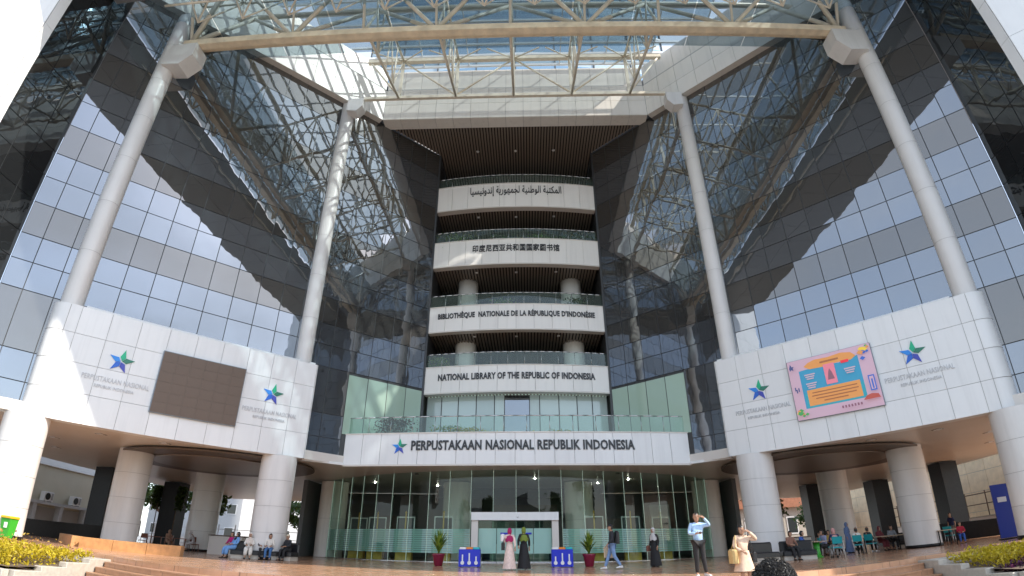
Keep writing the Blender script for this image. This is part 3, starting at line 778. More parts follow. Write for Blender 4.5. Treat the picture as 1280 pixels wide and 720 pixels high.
# ------------------------------------------------------------------ LED screens
def screen(F, a, u0, u1, z0, z1, label, blank):
    l0, l1 = sorted((u0 * R2, u1 * R2)); w, h = l1 - l0, z1 - z0
    root = empty('led_screen', F((l0 + l1) / 2, .74, z0), label, 'screen', 'large screens on the white wall boxes')
    b = MB(); b.hexa([F(l0, .87, z0), F(l1, .87, z0), F(l1, .735, z0), F(l0, .735, z0), F(l0, .87, z1), F(l1, .87, z1), F(l1, .735, z1), F(l0, .735, z1)]); build('housing', b, M['screenframe'], root)
    P = lambda x, y, e=0: F(l0 + x * w, .875 + e, z0 + y * h)
    if blank:
        nx, ny = 6, 6
        for i in range(nx):
            for j in range(ny):
                panel('module', root, F(l0 + .03 + (i + .5) * (w - .06) / nx, .89, z0 + .03 + j * (h - .06) / ny), a, (w - .06) / nx - .006, (h - .06) / ny - .006, .02, M['screen'])
        return
    def em(nm, c): 
        if nm not in M: M[nm] = mat(nm, c, .5, emit=.14)
        return M[nm]
    lay = [0]
    def q(nm, c, pts, name):
        lay[0] += 1; b = MB(); b.poly([P(x, y, lay[0] * .004) for x, y in pts]); build(name, b, em(nm, c), root)
    rect = lambda x0, y0, x1, y1: [(x0, y0), (x1, y0), (x1, y1), (x0, y1)]
    q('ad_pink', (.50, .34, .42), rect(.005, .005, .995, .995), 'display')
    q('ad_cyan', (.04, .26, .42), [(.13, .17), (.84, .17), (.84, .85), (.62, .80), (.40, .82), (.13, .80)], 'blue_field')
    q('ad_teal', (.03, .30, .38), rect(.15, .17, .84, .42), 'teal_field')
    q('ad_orange', (.62, .27, .08), [(.20, .86), (.26, .80), (.45, .79), (.60, .81), (.76, .80), (.82, .85), (.77, .92), (.66, .95), (.5, .93), (.34, .94), (.26, .91)], 'orange_cloud')
    q('ad_orange', (.62, .27, .08), rect(.18, .20, .80, .46), 'orange_box')
    q('ad_brown', (.30, .12, .05), rect(.40, .855, .62, .885), 'title_line')
    for k, (x0, x1) in enumerate(((.24, .76), (.23, .77), (.27, .74), (.36, .64))):
        q('ad_brown', (.30, .12, .05), rect(x0, .395 - .05 * k, x1, .412 - .05 * k), 'text_line')
    q('ad_rose', (.66, .20, .26), rect(.43, .49, .56, .82), 'photo_card'); q('ad_dark', (.22, .10, .14), [(.455, .56), (.535, .56), (.515, .68), (.495, .74), (.475, .68)], 'tower_picture')
    q('ad_red', (.70, .03, .05), rect(.64, .775, .73, .82), 'red_tab')
    for x0, y0 in ((.19, .70), (.19, .55), (.66, .66)):
        for k in range(3): q('ad_blush', (.50, .36, .42), rect(x0 + .01 * k, y0 - .035 * k, x0 + .13 - .012 * k, y0 + .02 - .035 * k), 'text_line')
    rr = random.Random(5)
    for (cx, cy) in ((.88, .90), (.93, .82), (.95, .93), (.05, .10), (.10, .07)):
        for k in range(5):
            x, y, e = cx + rr.uniform(-.05, .05), cy + rr.uniform(-.05, .05), rr.uniform(.02, .035)
            x = min(max(x, .03), .97); y = min(max(y, .04), .96); e = min(e, x, 1 - x, y, 1 - y)
            nm, c = rr.choice([('ad_yellow', (.70, .50, .05)), ('ad_blue', (.04, .12, .45)), ('ad_green', (.06, .32, .10)), ('ad_orange', (.62, .27, .08))])
            q(nm, c, [(x - e, y), (x, y - e), (x + e, y), (x, y + e)], 'flower')
    q('ad_blue', (.04, .12, .45), rect(.90, .24, .97, .48), 'door_picture'); q('ad_pink', (.50, .34, .42), rect(.912, .26, .958, .46), 'door_inner'); q('ad_blue', (.04, .12, .45), rect(.928, .27, .945, .42), 'figure')
    q('ad_brick', (.40, .08, .06), [(.80, .12), (.985, .12), (.97, .18), (.90, .20), (.84, .18)], 'mound')
    for k in range(7): q('ad_dark', (.22, .10, .14), rect(.55 + .035 * k, .06, .57 + .035 * k, .10), 'small_print')
    q('ad_navy', (.06, .08, .2), [(.04, .86), (.06, .93), (.075, .88), (.10, .88), (.085, .85), (.09, .81), (.065, .835), (.045, .81)], 'small_star')
    for x, y in ((.06, .47), (.075, .43), (.10, .45)): q('ad_navy', (.06, .08, .2), rect(x, y, x + .015, y + .06), 'walking_figure')
screen(FLf, math.radians(45), -17.87, -14.92, 6.32, 9.41, 'large blank brown screen on a white panelled wall', True)
screen(FRt, math.radians(-45), 14.95, 17.87, 6.42, 9.5, 'large lit screen showing a pink, blue and orange poster', False)
# ================================================================== ROOF STEEL
def truss_thing(name, loc, label, group=None): return empty(name, loc, label, 'roof truss', group)
BZ, BY = 28.3, 21.45
ft = truss_thing('roof_truss', (0, BY, BZ), 'long cream roof truss with a heavy double bottom beam between the outer columns', 'cream steel roof trusses')
for dy, dz, xe in ((-.28, -.18, 20.1), (.28, .28, 20.6)):
    b = MB(); b.bar((-xe, BY + dy, BZ + dz), (xe, BY + dy, BZ + dz), .46, .46); build('bottom_chord', b, M['beam'], ft)
for dy in (-1.7, 1.7):
    b = MB(); b.tube((-22, BY + dy, 33), (22, BY + dy, 33), .17, 12); build('top_chord', b, M['truss'], ft)
nodes_b = [-13.3, -4.43, 4.43, 13.3]; nodes_t = [-17.7, -8.86, 0, 8.86, 17.7]
def web(parent, a, b_, r=.10, name='web'):
    b = MB(); b.tube(a, b_, r, 8); return build(name, b, M['truss'], parent)
for xb in nodes_b:
    for dx in (-4.43, 4.43):
        for dy in (-1.7, 1.7): web(ft, (xb, BY, BZ + .3), (xb + dx, BY + dy, 33), .13)
    for dy in (-1.7, 1.7): web(ft, (xb, BY, BZ + .3), (xb, BY + dy, 33), .08)
for s in (-1, 1):
    for dx, dy, r in ((0.3, -1.7, .10), (0.3, 1.7, .10), (-2.7, -1.7, .15), (-2.7, 1.7, .15), (-.9, 0.0, .14), (-1.9, 3.4, .10)):
        web(ft, (s * 20.0, BY, BZ + .4), (s * (20.0 + dx), BY + dy, 33), r)
for x in (-8.86, 0, 8.86): web(ft, (x, BY, BZ + .3), (x, BY - 1.7, 33), .09); web(ft, (x, BY, BZ + .3), (x, BY + 1.7, 33), .09)
RY, RZ, RT = 29.33, 31.15, 35.1
rt = truss_thing('roof_truss', (0, RY, RZ), 'slim cream rear roof truss in front of the central white fascia', 'cream steel roof trusses')
b = MB(); b.bar((-11.2, RY, RZ), (11.2, RY, RZ), .24, .24); build('bottom_chord', b, M['truss'], rt)
b = MB(); b.bar((-11.4, RY, RT), (11.4, RY, RT), .32, .30); build('top_chord', b, M['truss'], rt)
for x in (-8.6, -4.3, 0, 4.3, 8.6):
    b = MB(); b.bar((x, RY, RZ + .1), (x, RY, RT), .2, .2); build('post', b, M['truss'], rt)
for a, c in ((-11.2, -8.6), (-8.6, -4.3), (0, -4.3), (11.2, 8.6), (8.6, 4.3), (0, 4.3)): web(rt, (a, RY - .05, RT - .1), (c, RY - .05, RZ + .1), .075, 'diagonal')
for k, x in enumerate((-8.6, -4.3, 0, 4.3, 8.6)):
    lt = truss_thing('long_truss', (x, 25.4, 29.5), ['cream link truss nearest the lit fascia of the blank screen wing', 'cream link truss between the middle one and the blank screen wing', 'middle cream link truss on the axis of the balconies', 'cream link truss between the middle one and the lit screen wing', 'cream link truss nearest the shaded fascia of the lit screen wing'][k], 'cream steel link trusses')
    y0, y1 = BY + .3, RY
    f = lambda q_: (y0 + (y1 - y0) * q_, BZ + .3 + (RZ - BZ - .3) * q_, 33 + (RT - 33) * q_)
    b = MB(); b.tube((x, y0, BZ + .3), (x, y1, RZ), .10, 10); build('bottom_chord', b, M['truss'], lt)
    b = MB(); b.tube((x, y0, 33), (x, y1, RT), .10, 10); build('top_chord', b, M['truss'], lt)
    for i in range(1, 4):
        q_ = i / 4; y, za, zb = f(q_); web(lt, (x, y, za), (x, y, zb), .065)
    for i in range(4):
        y, za, zb = f(i / 4); y2, za2, zb2 = f((i + 1) / 4)
        web(lt, (x, y, zb) if i % 2 == 0 else (x, y, za), (x, y2, za2) if i % 2 == 0 else (x, y2, zb2), .06)
    for s in (-1, 1): web(lt, (x, RY, RT), (x + s * 1.9, RY - 2.0, 33.9), .05, 'brace')
# front roof strip, closed and clad; seen only as the dark band mirrored in the glass
rs = empty('front_roof_strip', (0, 15.3, 28.6), 'broad white clad roof strip over the front of the atrium, mirrored in the glass', 'roof')
b = MB(); b.box((0, 15.3, 29.45), (46.3, 5.5, 1.6)); build('roof_core', b, M['joint'], rs)
for i in range(17):
    for j in range(2):
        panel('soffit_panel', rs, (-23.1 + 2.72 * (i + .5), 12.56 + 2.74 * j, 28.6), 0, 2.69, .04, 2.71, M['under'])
    panel('edge_panel', rs, (-23.1 + 2.72 * (i + .5), 12.52, 28.6), 0, 2.69, 1.68, .04, M['cream'])
b = MB()
for i in range(12):
    panel('added_front_pane', rs, (-22.6 + 3.77 * (i + .5), 18.1, 30.3), 0, 3.7, .02, 6.2, M['roofglass'])  # added unseen glazing, tints the bright sky gap mirrored in the wings
for i in range(13): b.box((-22.6 + 3.77 * i, 18.1, 33.4), (.12, .12, 6.3))  # posts of the added glazing
build_split('mullion', b, M['whitepaint'], rs)
# dense double-layer lattice behind it
sf = truss_thing('canopy_frame', (0, 20, 29), 'dense lattice of thin steel tubes filling the roof between the trusses', None)
def zlow(y): return 28.5 + max(0, y - BY) * (RZ - BZ - .2) / (RY - BY)
def zup(y): return 31.9 + max(0, y - BY) * (RT - 32.4) / (RY - BY)
gx, gy = 2.87, 2.7
b = MB(); c = MB()
ys = [18.5 + gy * j for j in range(2)]
def xs_(y): 
    xe = min(21.5, C0 - y - 1.1); n_ = int(xe // gx); return [gx * i for i in range(-n_, n_ + 1)]
for j, y in enumerate(ys):
    X = xs_(y)
    for i in range(len(X) - 1):
        b.tube((X[i], y, zup(y)), (X[i + 1], y, zup(y)), .075, 6)
        if y < 21: b.tube((X[i], y, zlow(y)), (X[i + 1], y, zlow(y)), .075, 6)
    if j < len(ys) - 1:
        y2 = ys[j + 1]; X2 = set(round(v, 2) for v in xs_(y2))
        for x in X:
            if round(x, 2) not in X2: continue
            b.tube((x, y, zup(y)), (x, y2, zup(y2)), .07, 6)
            ym = (y + y2) / 2
            for dx in (-gx / 2, gx / 2):
                if abs(x + dx) > C0 - ym - 1.2: continue
                m_ = (x + dx, ym, zlow(ym) + (1.5 if ym > BY else 0))
                c.tube((x, y, zup(y)), m_, .055, 5); c.tube((x, y2, zup(y2)), m_, .055, 5)
                c.tube((x, y, zup(y)), (x + dx * 2, y2, zup(y2)), .045, 5) if round(x + dx * 2, 2) in X2 else None
tag(build('chord', b, M['truss'], sf), kind='stuff'); tag(build('web', c, M['truss'], sf), kind='stuff')
# glass roof over the atrium: white purlins and glazing bars carrying tinted panes
gr = empty('glass_roof', (0, 22, 36.6), 'glass roof of bluish panes on white purlins over the trusses', 'roof')
ry = [13.2 + 1.07 * k for k in range(18)]
RX = 3.72
for k, y in enumerate(ry):
    xe = min(22.5, C0 - y - .2)
    b = MB(); b.box((0, y, 36.72), (2 * xe, .13, .20)); build('purlin', b, M['whitepaint'], gr)
    if k == len(ry) - 1: break
    nx_ = int((min(23.5, C0 - y + .4)) // RX)
    for i in range(-nx_, nx_):
        key = 'roof_pane'
        if key not in _cache:
            w_ = MB(); w_.box((0, .535, 0), (RX - .06, 1.02, .02)); _cache[key] = w_.mesh('roof_pane', [M['roofglass']])
        o = bpy.data.objects.new('roof_pane', _cache[key]); place(o, gr, (RX * (i + .5), y, 36.84))
for i in range(-6, 7):
    b = MB(); y1 = min(31.4, C0 - abs(RX * i) - .2); b.box((RX * i, (13.2 + y1) / 2, 36.78), (.07, y1 - 13.2, .14)); build('glazing_bar', b, M['whitepaint'], gr)
# ================================================================== TOWER above
tow = empty('library_tower', (0, 60, 36), 'tall blue glass tower rising behind the glass roof', 'building')
RT_, YT = 60.0, 37.0; AT = math.asin(15.2 / RT_)
bands = []
z = 36.6
while z < 92: bands += [(z, z + 2.4, 'g'), (z + 2.4, z + 3.9, 'p'), (z + 3.9, z + 4.1, 'w')]; z += 4.1
for z0, z1, t in bands:
    b = MB(); arc_box(b, -AT, AT, RT_, YT, .12 if t == 'w' else 0, -.5, z0, z1, 20)
    build({'g': 'glass_band', 'w': 'sill_band', 'p': 'spandrel_band'}[t], b, {'g': M['towerglass'], 'w': M['whitepaint'], 'p': M['towerpale']}[t], tow)
b = MB()
for k in range(9):
    x, y = arcB(-AT + 2 * AT * k / 8, RT_, YT, .06); b.box((x, y, 64), (.10, .10, 56))
build_split('mullion', b, M['mullion'], tow)
b = MB(); b.box((0, 52, 64), (28, 20, 56)); build('tower_mass', b, M['towerpale'], tow)
# ================================================================== LOBBY
LR, LY = 17.5, 34.25
def lob(t, off=0.0): return ((LR + off) * math.sin(t), LY + LR - (LR + off) * math.cos(t))
lw = empty('lobby_glass_wall', (0, LY, 0), 'curved clear glass wall of the entrance lobby under the canopy', 'glass wall')
TL = math.asin(15.6 / LR); NP = 28
def lob_box(mb, t0, t1, o0, o1, z0, z1, n=3):
    R_ = []
    for i in range(n + 1):
        t = t0 + (t1 - t0) * i / n; a_, c_ = lob(t, o0), lob(t, o1); R_.append([(*a_, z0), (*c_, z0), (*c_, z1), (*a_, z1)])
    mb.loft(R_, 0, smooth=False)
for k in range(NP):
    t0, t1 = -TL + 2 * TL * k / NP, -TL + 2 * TL * (k + 1) / NP
    b = MB(); t = [t0 + .0006, (t0 + t1) / 2, t1 - .0006]
    P0 = [lob(q) for q in t]
    for i in range(2): b.poly([(*P0[i], .02), (*P0[i + 1], .02), (*P0[i + 1], 5.24), (*P0[i], 5.24)])
    build('pane', b, M['lobby'], lw)
    if abs((t0 + t1) / 2 * LR) < 2.6: continue
    # frosted film: clear stripes near the ends of the band
    ed = abs((t0 + t1) / 2) * LR
    b = MB()
    nst = 11 if ed > 3.2 else 1
    for s in range(nst):
        h = 1.36 / nst; z0 = .52 + s * h; gp = .022 if nst > 1 else 0
        b.poly([(*lob(t0 + .001, .006), z0), (*lob(t1 - .001, .006), z0), (*lob(t1 - .001, .006), z0 + h - gp), (*lob(t0 + .001, .006), z0 + h - gp)])
    build('frosted_band', b, M['frost'], lw)
b = MB()
for k in range(NP + 1):
    t = -TL + 2 * TL * k / NP
    if abs(t * LR) < 2.3: continue
    b.box((*lob(t, -.05), 2.6), (.016, .12, 5.2), rz=t)
build_split('glass_fin', b, M['rail'], lw)
b = MB()
for k in range(NP + 1):
    t = -TL + 2 * TL * k / NP
    b.box((*lob(t, .008), 2.63), (.016, .014, 5.2), rz=t)
build_split('glass_joint', b, M['greenedge'], lw)
b = MB(); lob_box(b, -TL, TL, .02, -.1, .005, .05, 40); build('floor_rail', b, M['steel'], lw)
po = empty('entrance_portal', (0, 33.7, 0), 'pale framed automatic entrance door in the middle of the glass lobby', 'door')
b = MB(); b.box((-.06, 33.7, 2.53), (5.05, .7, .44)); b.sphere((.1, 33.34, 2.5), .06); build('header', b, M['white'], po)
for x in (-2.38, 2.26):
    b = MB(); b.box((x, 33.75, 1.155), (.38, .55, 2.31)); build('jamb', b, M['soffit'], po)
for k in range(4):
    x0 = -2.19 + 1.065 * k
    b = MB(); b.box((x0 + .53, 33.82 + .05 * (k in (1, 2)), 1.155), (1.04, .02, 2.3)); d_ = build('door_leaf', b, M['lobby'], po)
    b = MB(); b.box((x0 + .53, 33.80 + .05 * (k in (1, 2)), 1.2), (1.03, .008, 1.36)); build('frosted_band', b, M['frost'], d_)
    b = MB(); b.box((x0 + .53, 33.82 + .05 * (k in (1, 2)), .05), (1.04, .05, .09)); build('bottom_rail', b, M['steel'], d_)
for x in (-.62, .62):
    b = MB(); b.box((x, 33.775, 1.60), (.56, .008, .10)); build('door_sticker', b, M['bluebin'], po)
hall = MB()
hall.poly([(-24, 36, .012), (24, 36, .012), (24, 58, .012), (-24, 58, .012)])
hf = [(x, y, .012) for x, y in [lob(-TL + 2 * TL * k / 30, -.08) for k in range(31)]]
hall = MB(); hall.poly(hf + [(15, 57, .012), (-15, 57, .012)]); build('hall_floor', hall, M['hall'], kind='structure')
hi = empty('lobby_hall', (0, 50, 0), 'dim lobby interior with dark walls behind the glass', 'room')
b = MB(); b.box((0, 50.5, 2.6), (34, .3, 5.2)); build('back_wall', b, M['hallwall'], hi)
for s in (-1, 1):
    b = MB(); b.box((s * 15.4, 45.5, 2.6), (.3, 10.5, 5.2)); build('side_wall', b, M['hallwall'], hi)
for (x, w_, h, zc) in ((-10.5, 2.6, 3.2, 1.6), (-4.6, 1.0, 4.4, 2.4), (7.5, 3.4, 3.0, 1.5), (11.5, 1.6, 4.0, 2.0), (.5, 5.2, 1.0, 3.6)):
    b = MB(); b.box((x, 47.5, zc), (w_, .5, h)); build('display_wall', b, M['greywall'] if w_ < 2 else M['brown'], hi)
b = MB(); b.box((0, 46.5, .55), (4.6, .8, 1.1)); build('reception_counter', b, M['soffit'], hi)
for x, y in ((-13.6, 41.5), (-4.4, 41.2), (4.35, 41.2), (13.7, 41.5)):
    c = empty('lobby_column', (x, y, 0), 'round pale column just inside the lobby glass, %s' % {-13.6: 'at the end by the full black bench', -4.4: 'behind the bushy potted plant', 4.35: 'behind the spreading potted plant', 13.7: 'behind the man in the light blue shirt'}[x], 'pillar', 'round columns inside the lobby')
    drums(c, x, y, 1.0, .02, 5.2, 2.6, M['cream'])
rr = random.Random(8)
for x in (-10.6, -6.2, 1.2, 5.9, 7.8):
    y = 38.2 + .02 * x * x + rr.uniform(0, 4.5)
    b = MB(); b.lathe([(.04, 0), (.04, .03)], (x, y, 5.21), 14); o = build('ceiling_lamp', b, mat('lamp_glow', (1, .93, .8), emit=80.0) if 'lamp' not in M else M['lamp'], hi)
    M['lamp'] = o.data.materials[0]
# display easels behind the glass
def easel():
    root = empty('display_easel', (0, 0, 0)); Lp = []
    def part(nm, b, m): Lp.append(build(nm, b, m, root))
    b = MB(); b.box((0, 0, .42), (1.0, .55, .78)); part('box', b, M['goldbox'])
    b = MB(); b.box((0, 0, .825), (1.06, .6, .03)); part('box_lid', b, M['gold'])
    b = MB(); b.box((0, -.1, 1.8), (.08, .05, 2.0)); b.lathe([(.05, 0), (.07, .05), (.01, .16)], (0, -.1, 2.8), 10); part('post', b, M['gold'])
    b = MB(); b.box((-.55, -.05, 1.55), (.06, .05, 2.0)); b.box((.55, -.05, 1.55), (.06, .05, 2.0)); b.box((0, -.05, 2.57), (1.16, .05, .06)); part('frame', b, M['soffit'])
    b = MB(); b.box((0, .0, 1.7), (1.0, .03, 1.6)); part('board', b, M['dark'])
    return root
def children(o): return [c for c in COL.objects if c.parent == o]
def dup(root, loc, rz=0.0, label=None, sc=None):
    kids = children(root)
    c = root.copy(); COL.objects.link(c); c.location = loc; c.rotation_euler = (0, 0, rz)
    if label: c['label'] = label
    for k in kids:
        d = k.copy(); COL.objects.link(d); d.parent = c
        for g_ in children(k): e = g_.copy(); COL.objects.link(e); e.parent = d
    return c
e0 = easel(); tag(e0, None, 'display stand', 'golden display easels behind the lobby glass')
EL = ['golden display easel farthest from the door, near the full black bench', 'golden display easel next to the one near the full black bench', 'golden display easel between the potted plant and the two outer easels', 'golden display easel behind the bushy potted plant',
      'golden display easel behind the spreading potted plant', 'golden display easel behind the walking man with the backpack', 'golden display easel behind the woman in black']
for i, (x, y) in enumerate([(-10.75, 38.9), (-9.15, 37.7), (-7.05, 36.6), (-4.5, 35.7), (4.75, 35.75), (7.15, 36.65), (9.35, 37.85)]):
    if i == 0: e0.location = (x, y, .02); e0['label'] = EL[0]
    else: dup(e0, (x, y, .02), 0, EL[i])
# ================================================================== FURNITURE ON THE PLAZA
def recycle(x, y, label):
    r = empty('recycling_bin', (x, y, 0), label, 'bin', 'blue recycling bins by the entrance')
    b = MB(); b.cham((x, y, .40), (.98, .5, .74), .03); build('body', b, M['bluebin'], r)
    for k, m in enumerate(('whitepaint', 'orangelid', 'teallid')):
        b = MB(); b.cham((x - .31 + .31 * k, y, .81), (.30, .5, .09), .025); build('lid', b, M[m], r)
        b = MB(); xx = x - .31 + .31 * k; h = (.36, .42, .28)[k] if x < 0 else (.28, .42, .38)[k]
        b.box((xx, y - .256, .16 + h / 2 + .06), (.05, .012, h)); b.lathe([(.085, 0), (.085, .012)], (xx, y - .26, .19), 14)
        b2 = MB(); b2.box((xx, y - .257, .18 + h / 2), (.06, .014, h)); b2.loft([[(xx + .085 * math.cos(q * math.pi / 6), y - .25 - e, .19 + .085 * math.sin(q * math.pi / 6)) for q in range(12)] for e in (0, .016)], 0, smooth=False)
        build('bottle_icon', b2, M['whitepaint'], r)
    for dx in (-.4, .4):
        b = MB(); b.box((x + dx, y, .02), (.08, .4, .04)); build('foot', b, M['black'], r)
recycle(-1.98, 27.1, 'blue recycling bin with bottle icons left of the entrance door'); recycle(2.24, 27.15, 'blue recycling bin with bottle icons right of the entrance door')
def blades(mb, x, y, z, n, h, spread, w, seed, mi=0):
    r_ = random.Random(seed)
    for _ in range(n):
        t = r_.uniform(0, 2 * math.pi); k = r_.uniform(.15, 1); hh = h * r_.uniform(.6, 1.1); sp = spread * k
        pts = []
        for i in range(5):
            q = i / 4
            pts.append((x + math.cos(t) * sp * q ** 1.6, y + math.sin(t) * sp * q ** 1.6, z + hh * (q - .28 * k * q * q)))
        ux, uy = -math.sin(t), math.cos(t)
        for i in range(4):
            w0, w1 = (w * math.sin(math.pi * (.12 + .85 * i / 4)), w * math.sin(math.pi * (.12 + .85 * (i + 1) / 4)))
            p, q2 = pts[i], pts[i + 1]
            mb.poly([(p[0] - ux * w0, p[1] - uy * w0, p[2]), (p[0] + ux * w0, p[1] + uy * w0, p[2]), (q2[0] + ux * w1, q2[1] + uy * w1, q2[2]), (q2[0] - ux * w1, q2[1] - uy * w1, q2[2])], mi)
def potplant(x, y, label, seed, h):
    r = empty('potted_plant', (x, y, 0), label, 'potted plant', 'plants in maroon pots by the entrance')
    b = MB(); b.lathe([(.17, 0), (.20, .03), (.27, .42), (.31, .50), (.31, .56), (.27, .56), (.26, .50)], (x, y, 0), 28); build('pot', b, M['maroon'], r)
    b = MB(); b.lathe([(.255, 0), (.255, .02)], (x, y, .49), 20); build('soil', b, M['bark'], r)
    b = MB(); blades(b, x, y, .48, 70, h, .62, .045, seed); build('foliage', b, M['leafpot'], r)
    b = MB(); b.tube((x, y, .45), (x + .02, y, .9), .03); build('stem', b, M['bark'], r)
potplant(-3.59, 28.2, 'bushy green plant in a maroon pot, left of the entrance door', 3, 1.25); potplant(3.5, 27.4, 'spreading green plant in a maroon pot right of the entrance door', 9, 1.15)
def wheelie(x, y, label):
    r = empty('rubbish_bin', (x, y, 0), label, 'bin')
    b = MB(); b.loft([[(x + sx * w, y + sy * w * .9, z) for sx, sy in ((-1, -1), (1, -1), (1, 1), (-1, 1))] for w, z in ((.19, .05), (.26, .84))], 0, smooth=False); build('body', b, M['greenbin'], r)
    b = MB(); b.cham((x, y, .885), (.60, .54, .09), .035); build('lid', b, M['yellowlid'], r)
    b = MB(); b.box((x + .04, y - .225, .56), (.18, .012, .22)); build('sticker', b, M['whitepaint'], r)
    for s in (-1, 1):
        b = MB(); b.loft([[(x + s * (.2 + e), y + .2 + .09 * math.cos(q * math.pi / 6), .09 + .09 * math.sin(q * math.pi / 6)) for q in range(12)] for e in (0, .05)], 0, smooth=False); build('wheel', b, M['black'], r)
wheelie(-20.25, 20.7, 'green rubbish bin with a yellow lid beside a stout white pillar')
# banner
bn = empty('banner_stand', (21.9, 23.9, 0), 'tall blue banner standing beside a stout white pillar', 'banner')
b = MB(); b.box((21.9, 23.9, 1.25), (.75, .10, 2.35), rz=-.35); build('cloth', b, M['banner'], bn)
b = MB(); b.box((21.88, 23.83, 1.75), (.40, .02, .22), rz=-.35); build('label_plate', b, M['silver'], bn)
b = MB(); b.box((21.9, 23.9, .03), (.85, .4, .06), rz=-.35); build('base', b, M['black'], bn)
# granite ledge on the left
lg = empty('granite_ledge', (-18, 24.5, 0), 'low orange granite ledge in front of a stout pillar', 'ledge')
def ledge(pts, h, w, m, root, name):
    for (x0, y0), (x1, y1) in zip(pts[:-1], pts[1:]):
        L_ = math.hypot(x1 - x0, y1 - y0); n_ = max(1, round(L_ / 1.5)); a_ = math.atan2(y1 - y0, x1 - x0)
        for k in range(n_):
            q = (k + .5) / n_
            b = MB(); b.cham((x0 + (x1 - x0) * q, y0 + (y1 - y0) * q, h / 2), (L_ / n_ - .02, w, h), .015, rz=a_); build(name, b, m, root)
ledge([(-22.8, 27.0), (-19.7, 24.3)], .46, .5, M['ledge'], lg, 'stone'); ledge([(-19.4, 24.25), (-14.9, 25.4)], .46, .5, M['ledge'], lg, 'stone')
# low black walls of the ramps
for s in (-1, 1):
    b = MB(); b.hexa([(s * 31.5, 31, 0), (s * 26.8, 37, 0), (s * 27.1, 37.2, 0), (s * 31.8, 31.2, 0), (s * 31.5, 31, .95), (s * 26.8, 37, 1.15), (s * 27.1, 37.2, 1.15), (s * 31.8, 31.2, .95)])
    build('ramp_wall', b, M['black'], label='low black granite wall before the %s' % ('neighbouring beige building' if s < 0 else 'stone building'), cat='wall')
def sofa(x, y, rz, w, label):
    r = empty('sofa', (0, 0, 0), label, 'bench', 'black leather benches in the undercroft')
    b = MB(); b.cham((0, 0, .31), (w, .72, .22), .05); build('seat', b, M['leather'], r)
    b = MB(); b.cham((0, .33, .60), (w, .16, .48), .06); build('backrest', b, M['leather'], r)
    b = MB(); b.box((0, 0, .10), (w * .96, .62, .19)); build('base', b, M['palestone'], r)
    r.location = (x, y, 0); r.rotation_euler = (0, 0, rz)
    return r
sofa(-13.1, 28.9, .45, 2.3, 'black leather bench full of seated people by a stout pillar'); sofa(-11.55, 29.3, -.25, 1.0, 'short black leather seat of the person with the cream cap')
sofa(11.2, 26.2, .15, 1.25, 'black leather seat just behind the woman in beige'); sofa(12.9, 26.4, -.2, 1.5, 'black leather bench with one dark haired sitter beside the stout pillar'); sofa(22.2, 31.3, -.25, 2.2, 'long black bench against a stout pillar near the teal chairs')
def chair(m, wood=False):
    r = empty('cafe_chair', (0, 0, 0))
    b = MB(); b.cham((0, 0, .44), (.44, .44, .05), .02); build('seat', b, M[m], r)
    b = MB(); b.loft([[(-.21, .19, .60), (.21, .19, .60), (.21, .23, .60), (-.21, .23, .60)], [(-.22, .25, .90), (.22, .25, .90), (.22, .29, .90), (-.22, .29, .90)]], 0, smooth=False); build('backrest', b, M[m], r)
    lm = M['redwood'] if wood else M['chrome']
    for sx in (-1, 1):
        for sy in (-1, 1):
            b = MB(); top = .62 if sy > 0 else .42
            b.tube((sx * .21, sy * .21, 0), (sx * .19, sy * .19 + (.02 if sy > 0 else 0), top), .018, 8); build('leg', b, lm, r)
    return r
tc = chair('teal'); tag(tc, None, 'chair', 'teal cafe chairs')
TCL = [(14.35, 25.6, 2.9, 'teal chair of the person in navy, nearest the stairs'), (17.0, 28.4, 2.6, 'teal chair of the dark haired person in a white shirt'), (15.35, 28.6, 1.4, 'teal chair beside the green-legged table'),
       (20.9, 28.7, 2.7, 'teal chair of the person in a pale shirt'), (22.9, 29.3, 2.2, 'teal chair nearest the blue banner'), (18.3, 29.4, 2.2, 'teal chair at the long wooden table')]
for i, (x, y, rz, lb) in enumerate(TCL):
    if i == 0: tc.location = (x, y, 0); tc.rotation_euler = (0, 0, rz); tc['label'] = lb
    else: dup(tc, (x, y, 0), rz, lb)
wc = chair('redwood', True); wc.name = 'wooden_chair'; tag(wc, None, 'chair', 'red-brown wooden chairs')
for i, (x, y, rz, lb) in enumerate([(-23.6, 37.6, -1.2, 'red-brown wooden chair of the sitter in brown'), (-20.95, 36.5, 1.1, 'red-brown wooden chair of the sitter in pale grey'), (-24.6, 36.2, .3, 'empty red-brown wooden chair beside a table')]):
    if i == 0: wc.location = (x, y, 0); wc.rotation_euler = (0, 0, rz); wc['label'] = lb
    else: dup(wc, (x, y, 0), rz, lb)
def table(x, y, rz, w, d, mt, ml, label, pedestal=False):
    r = empty('table', (0, 0, 0), label, 'table')
    b = MB(); b.cham((0, 0, .735), (w, d, .04), .012); build('top', b, mt, r)
    if pedestal:
        b = MB(); b.lathe([(.25, 0), (.25, .05), (.16, .08), (.14, .4), (.16, .70)], (0, 0, 0), 20); build('pedestal', b, ml, r)
    else:
        for sx in (-1, 1):
            for sy in (-1, 1):
                b = MB(); b.box((sx * (w / 2 - .06), sy * (d / 2 - .06), .36), (.05, .05, .72)); build('leg', b, ml, r)
    r.location = (x, y, 0); r.rotation_euler = (0, 0, rz)
table(14.6, 28.0, .2, .8, .8, M['woodtop'], M['greenbin'], 'small table on a green pedestal between two sitters', True)
table(19.3, 30.0, -.2, 2.2, .8, M['woodtop'], M['black'], 'long wooden table with black legs')
table(21.9, 28.4, -.2, 1.0, .8, M['woodtop'], M['black'], 'square wooden table near the blue banner')
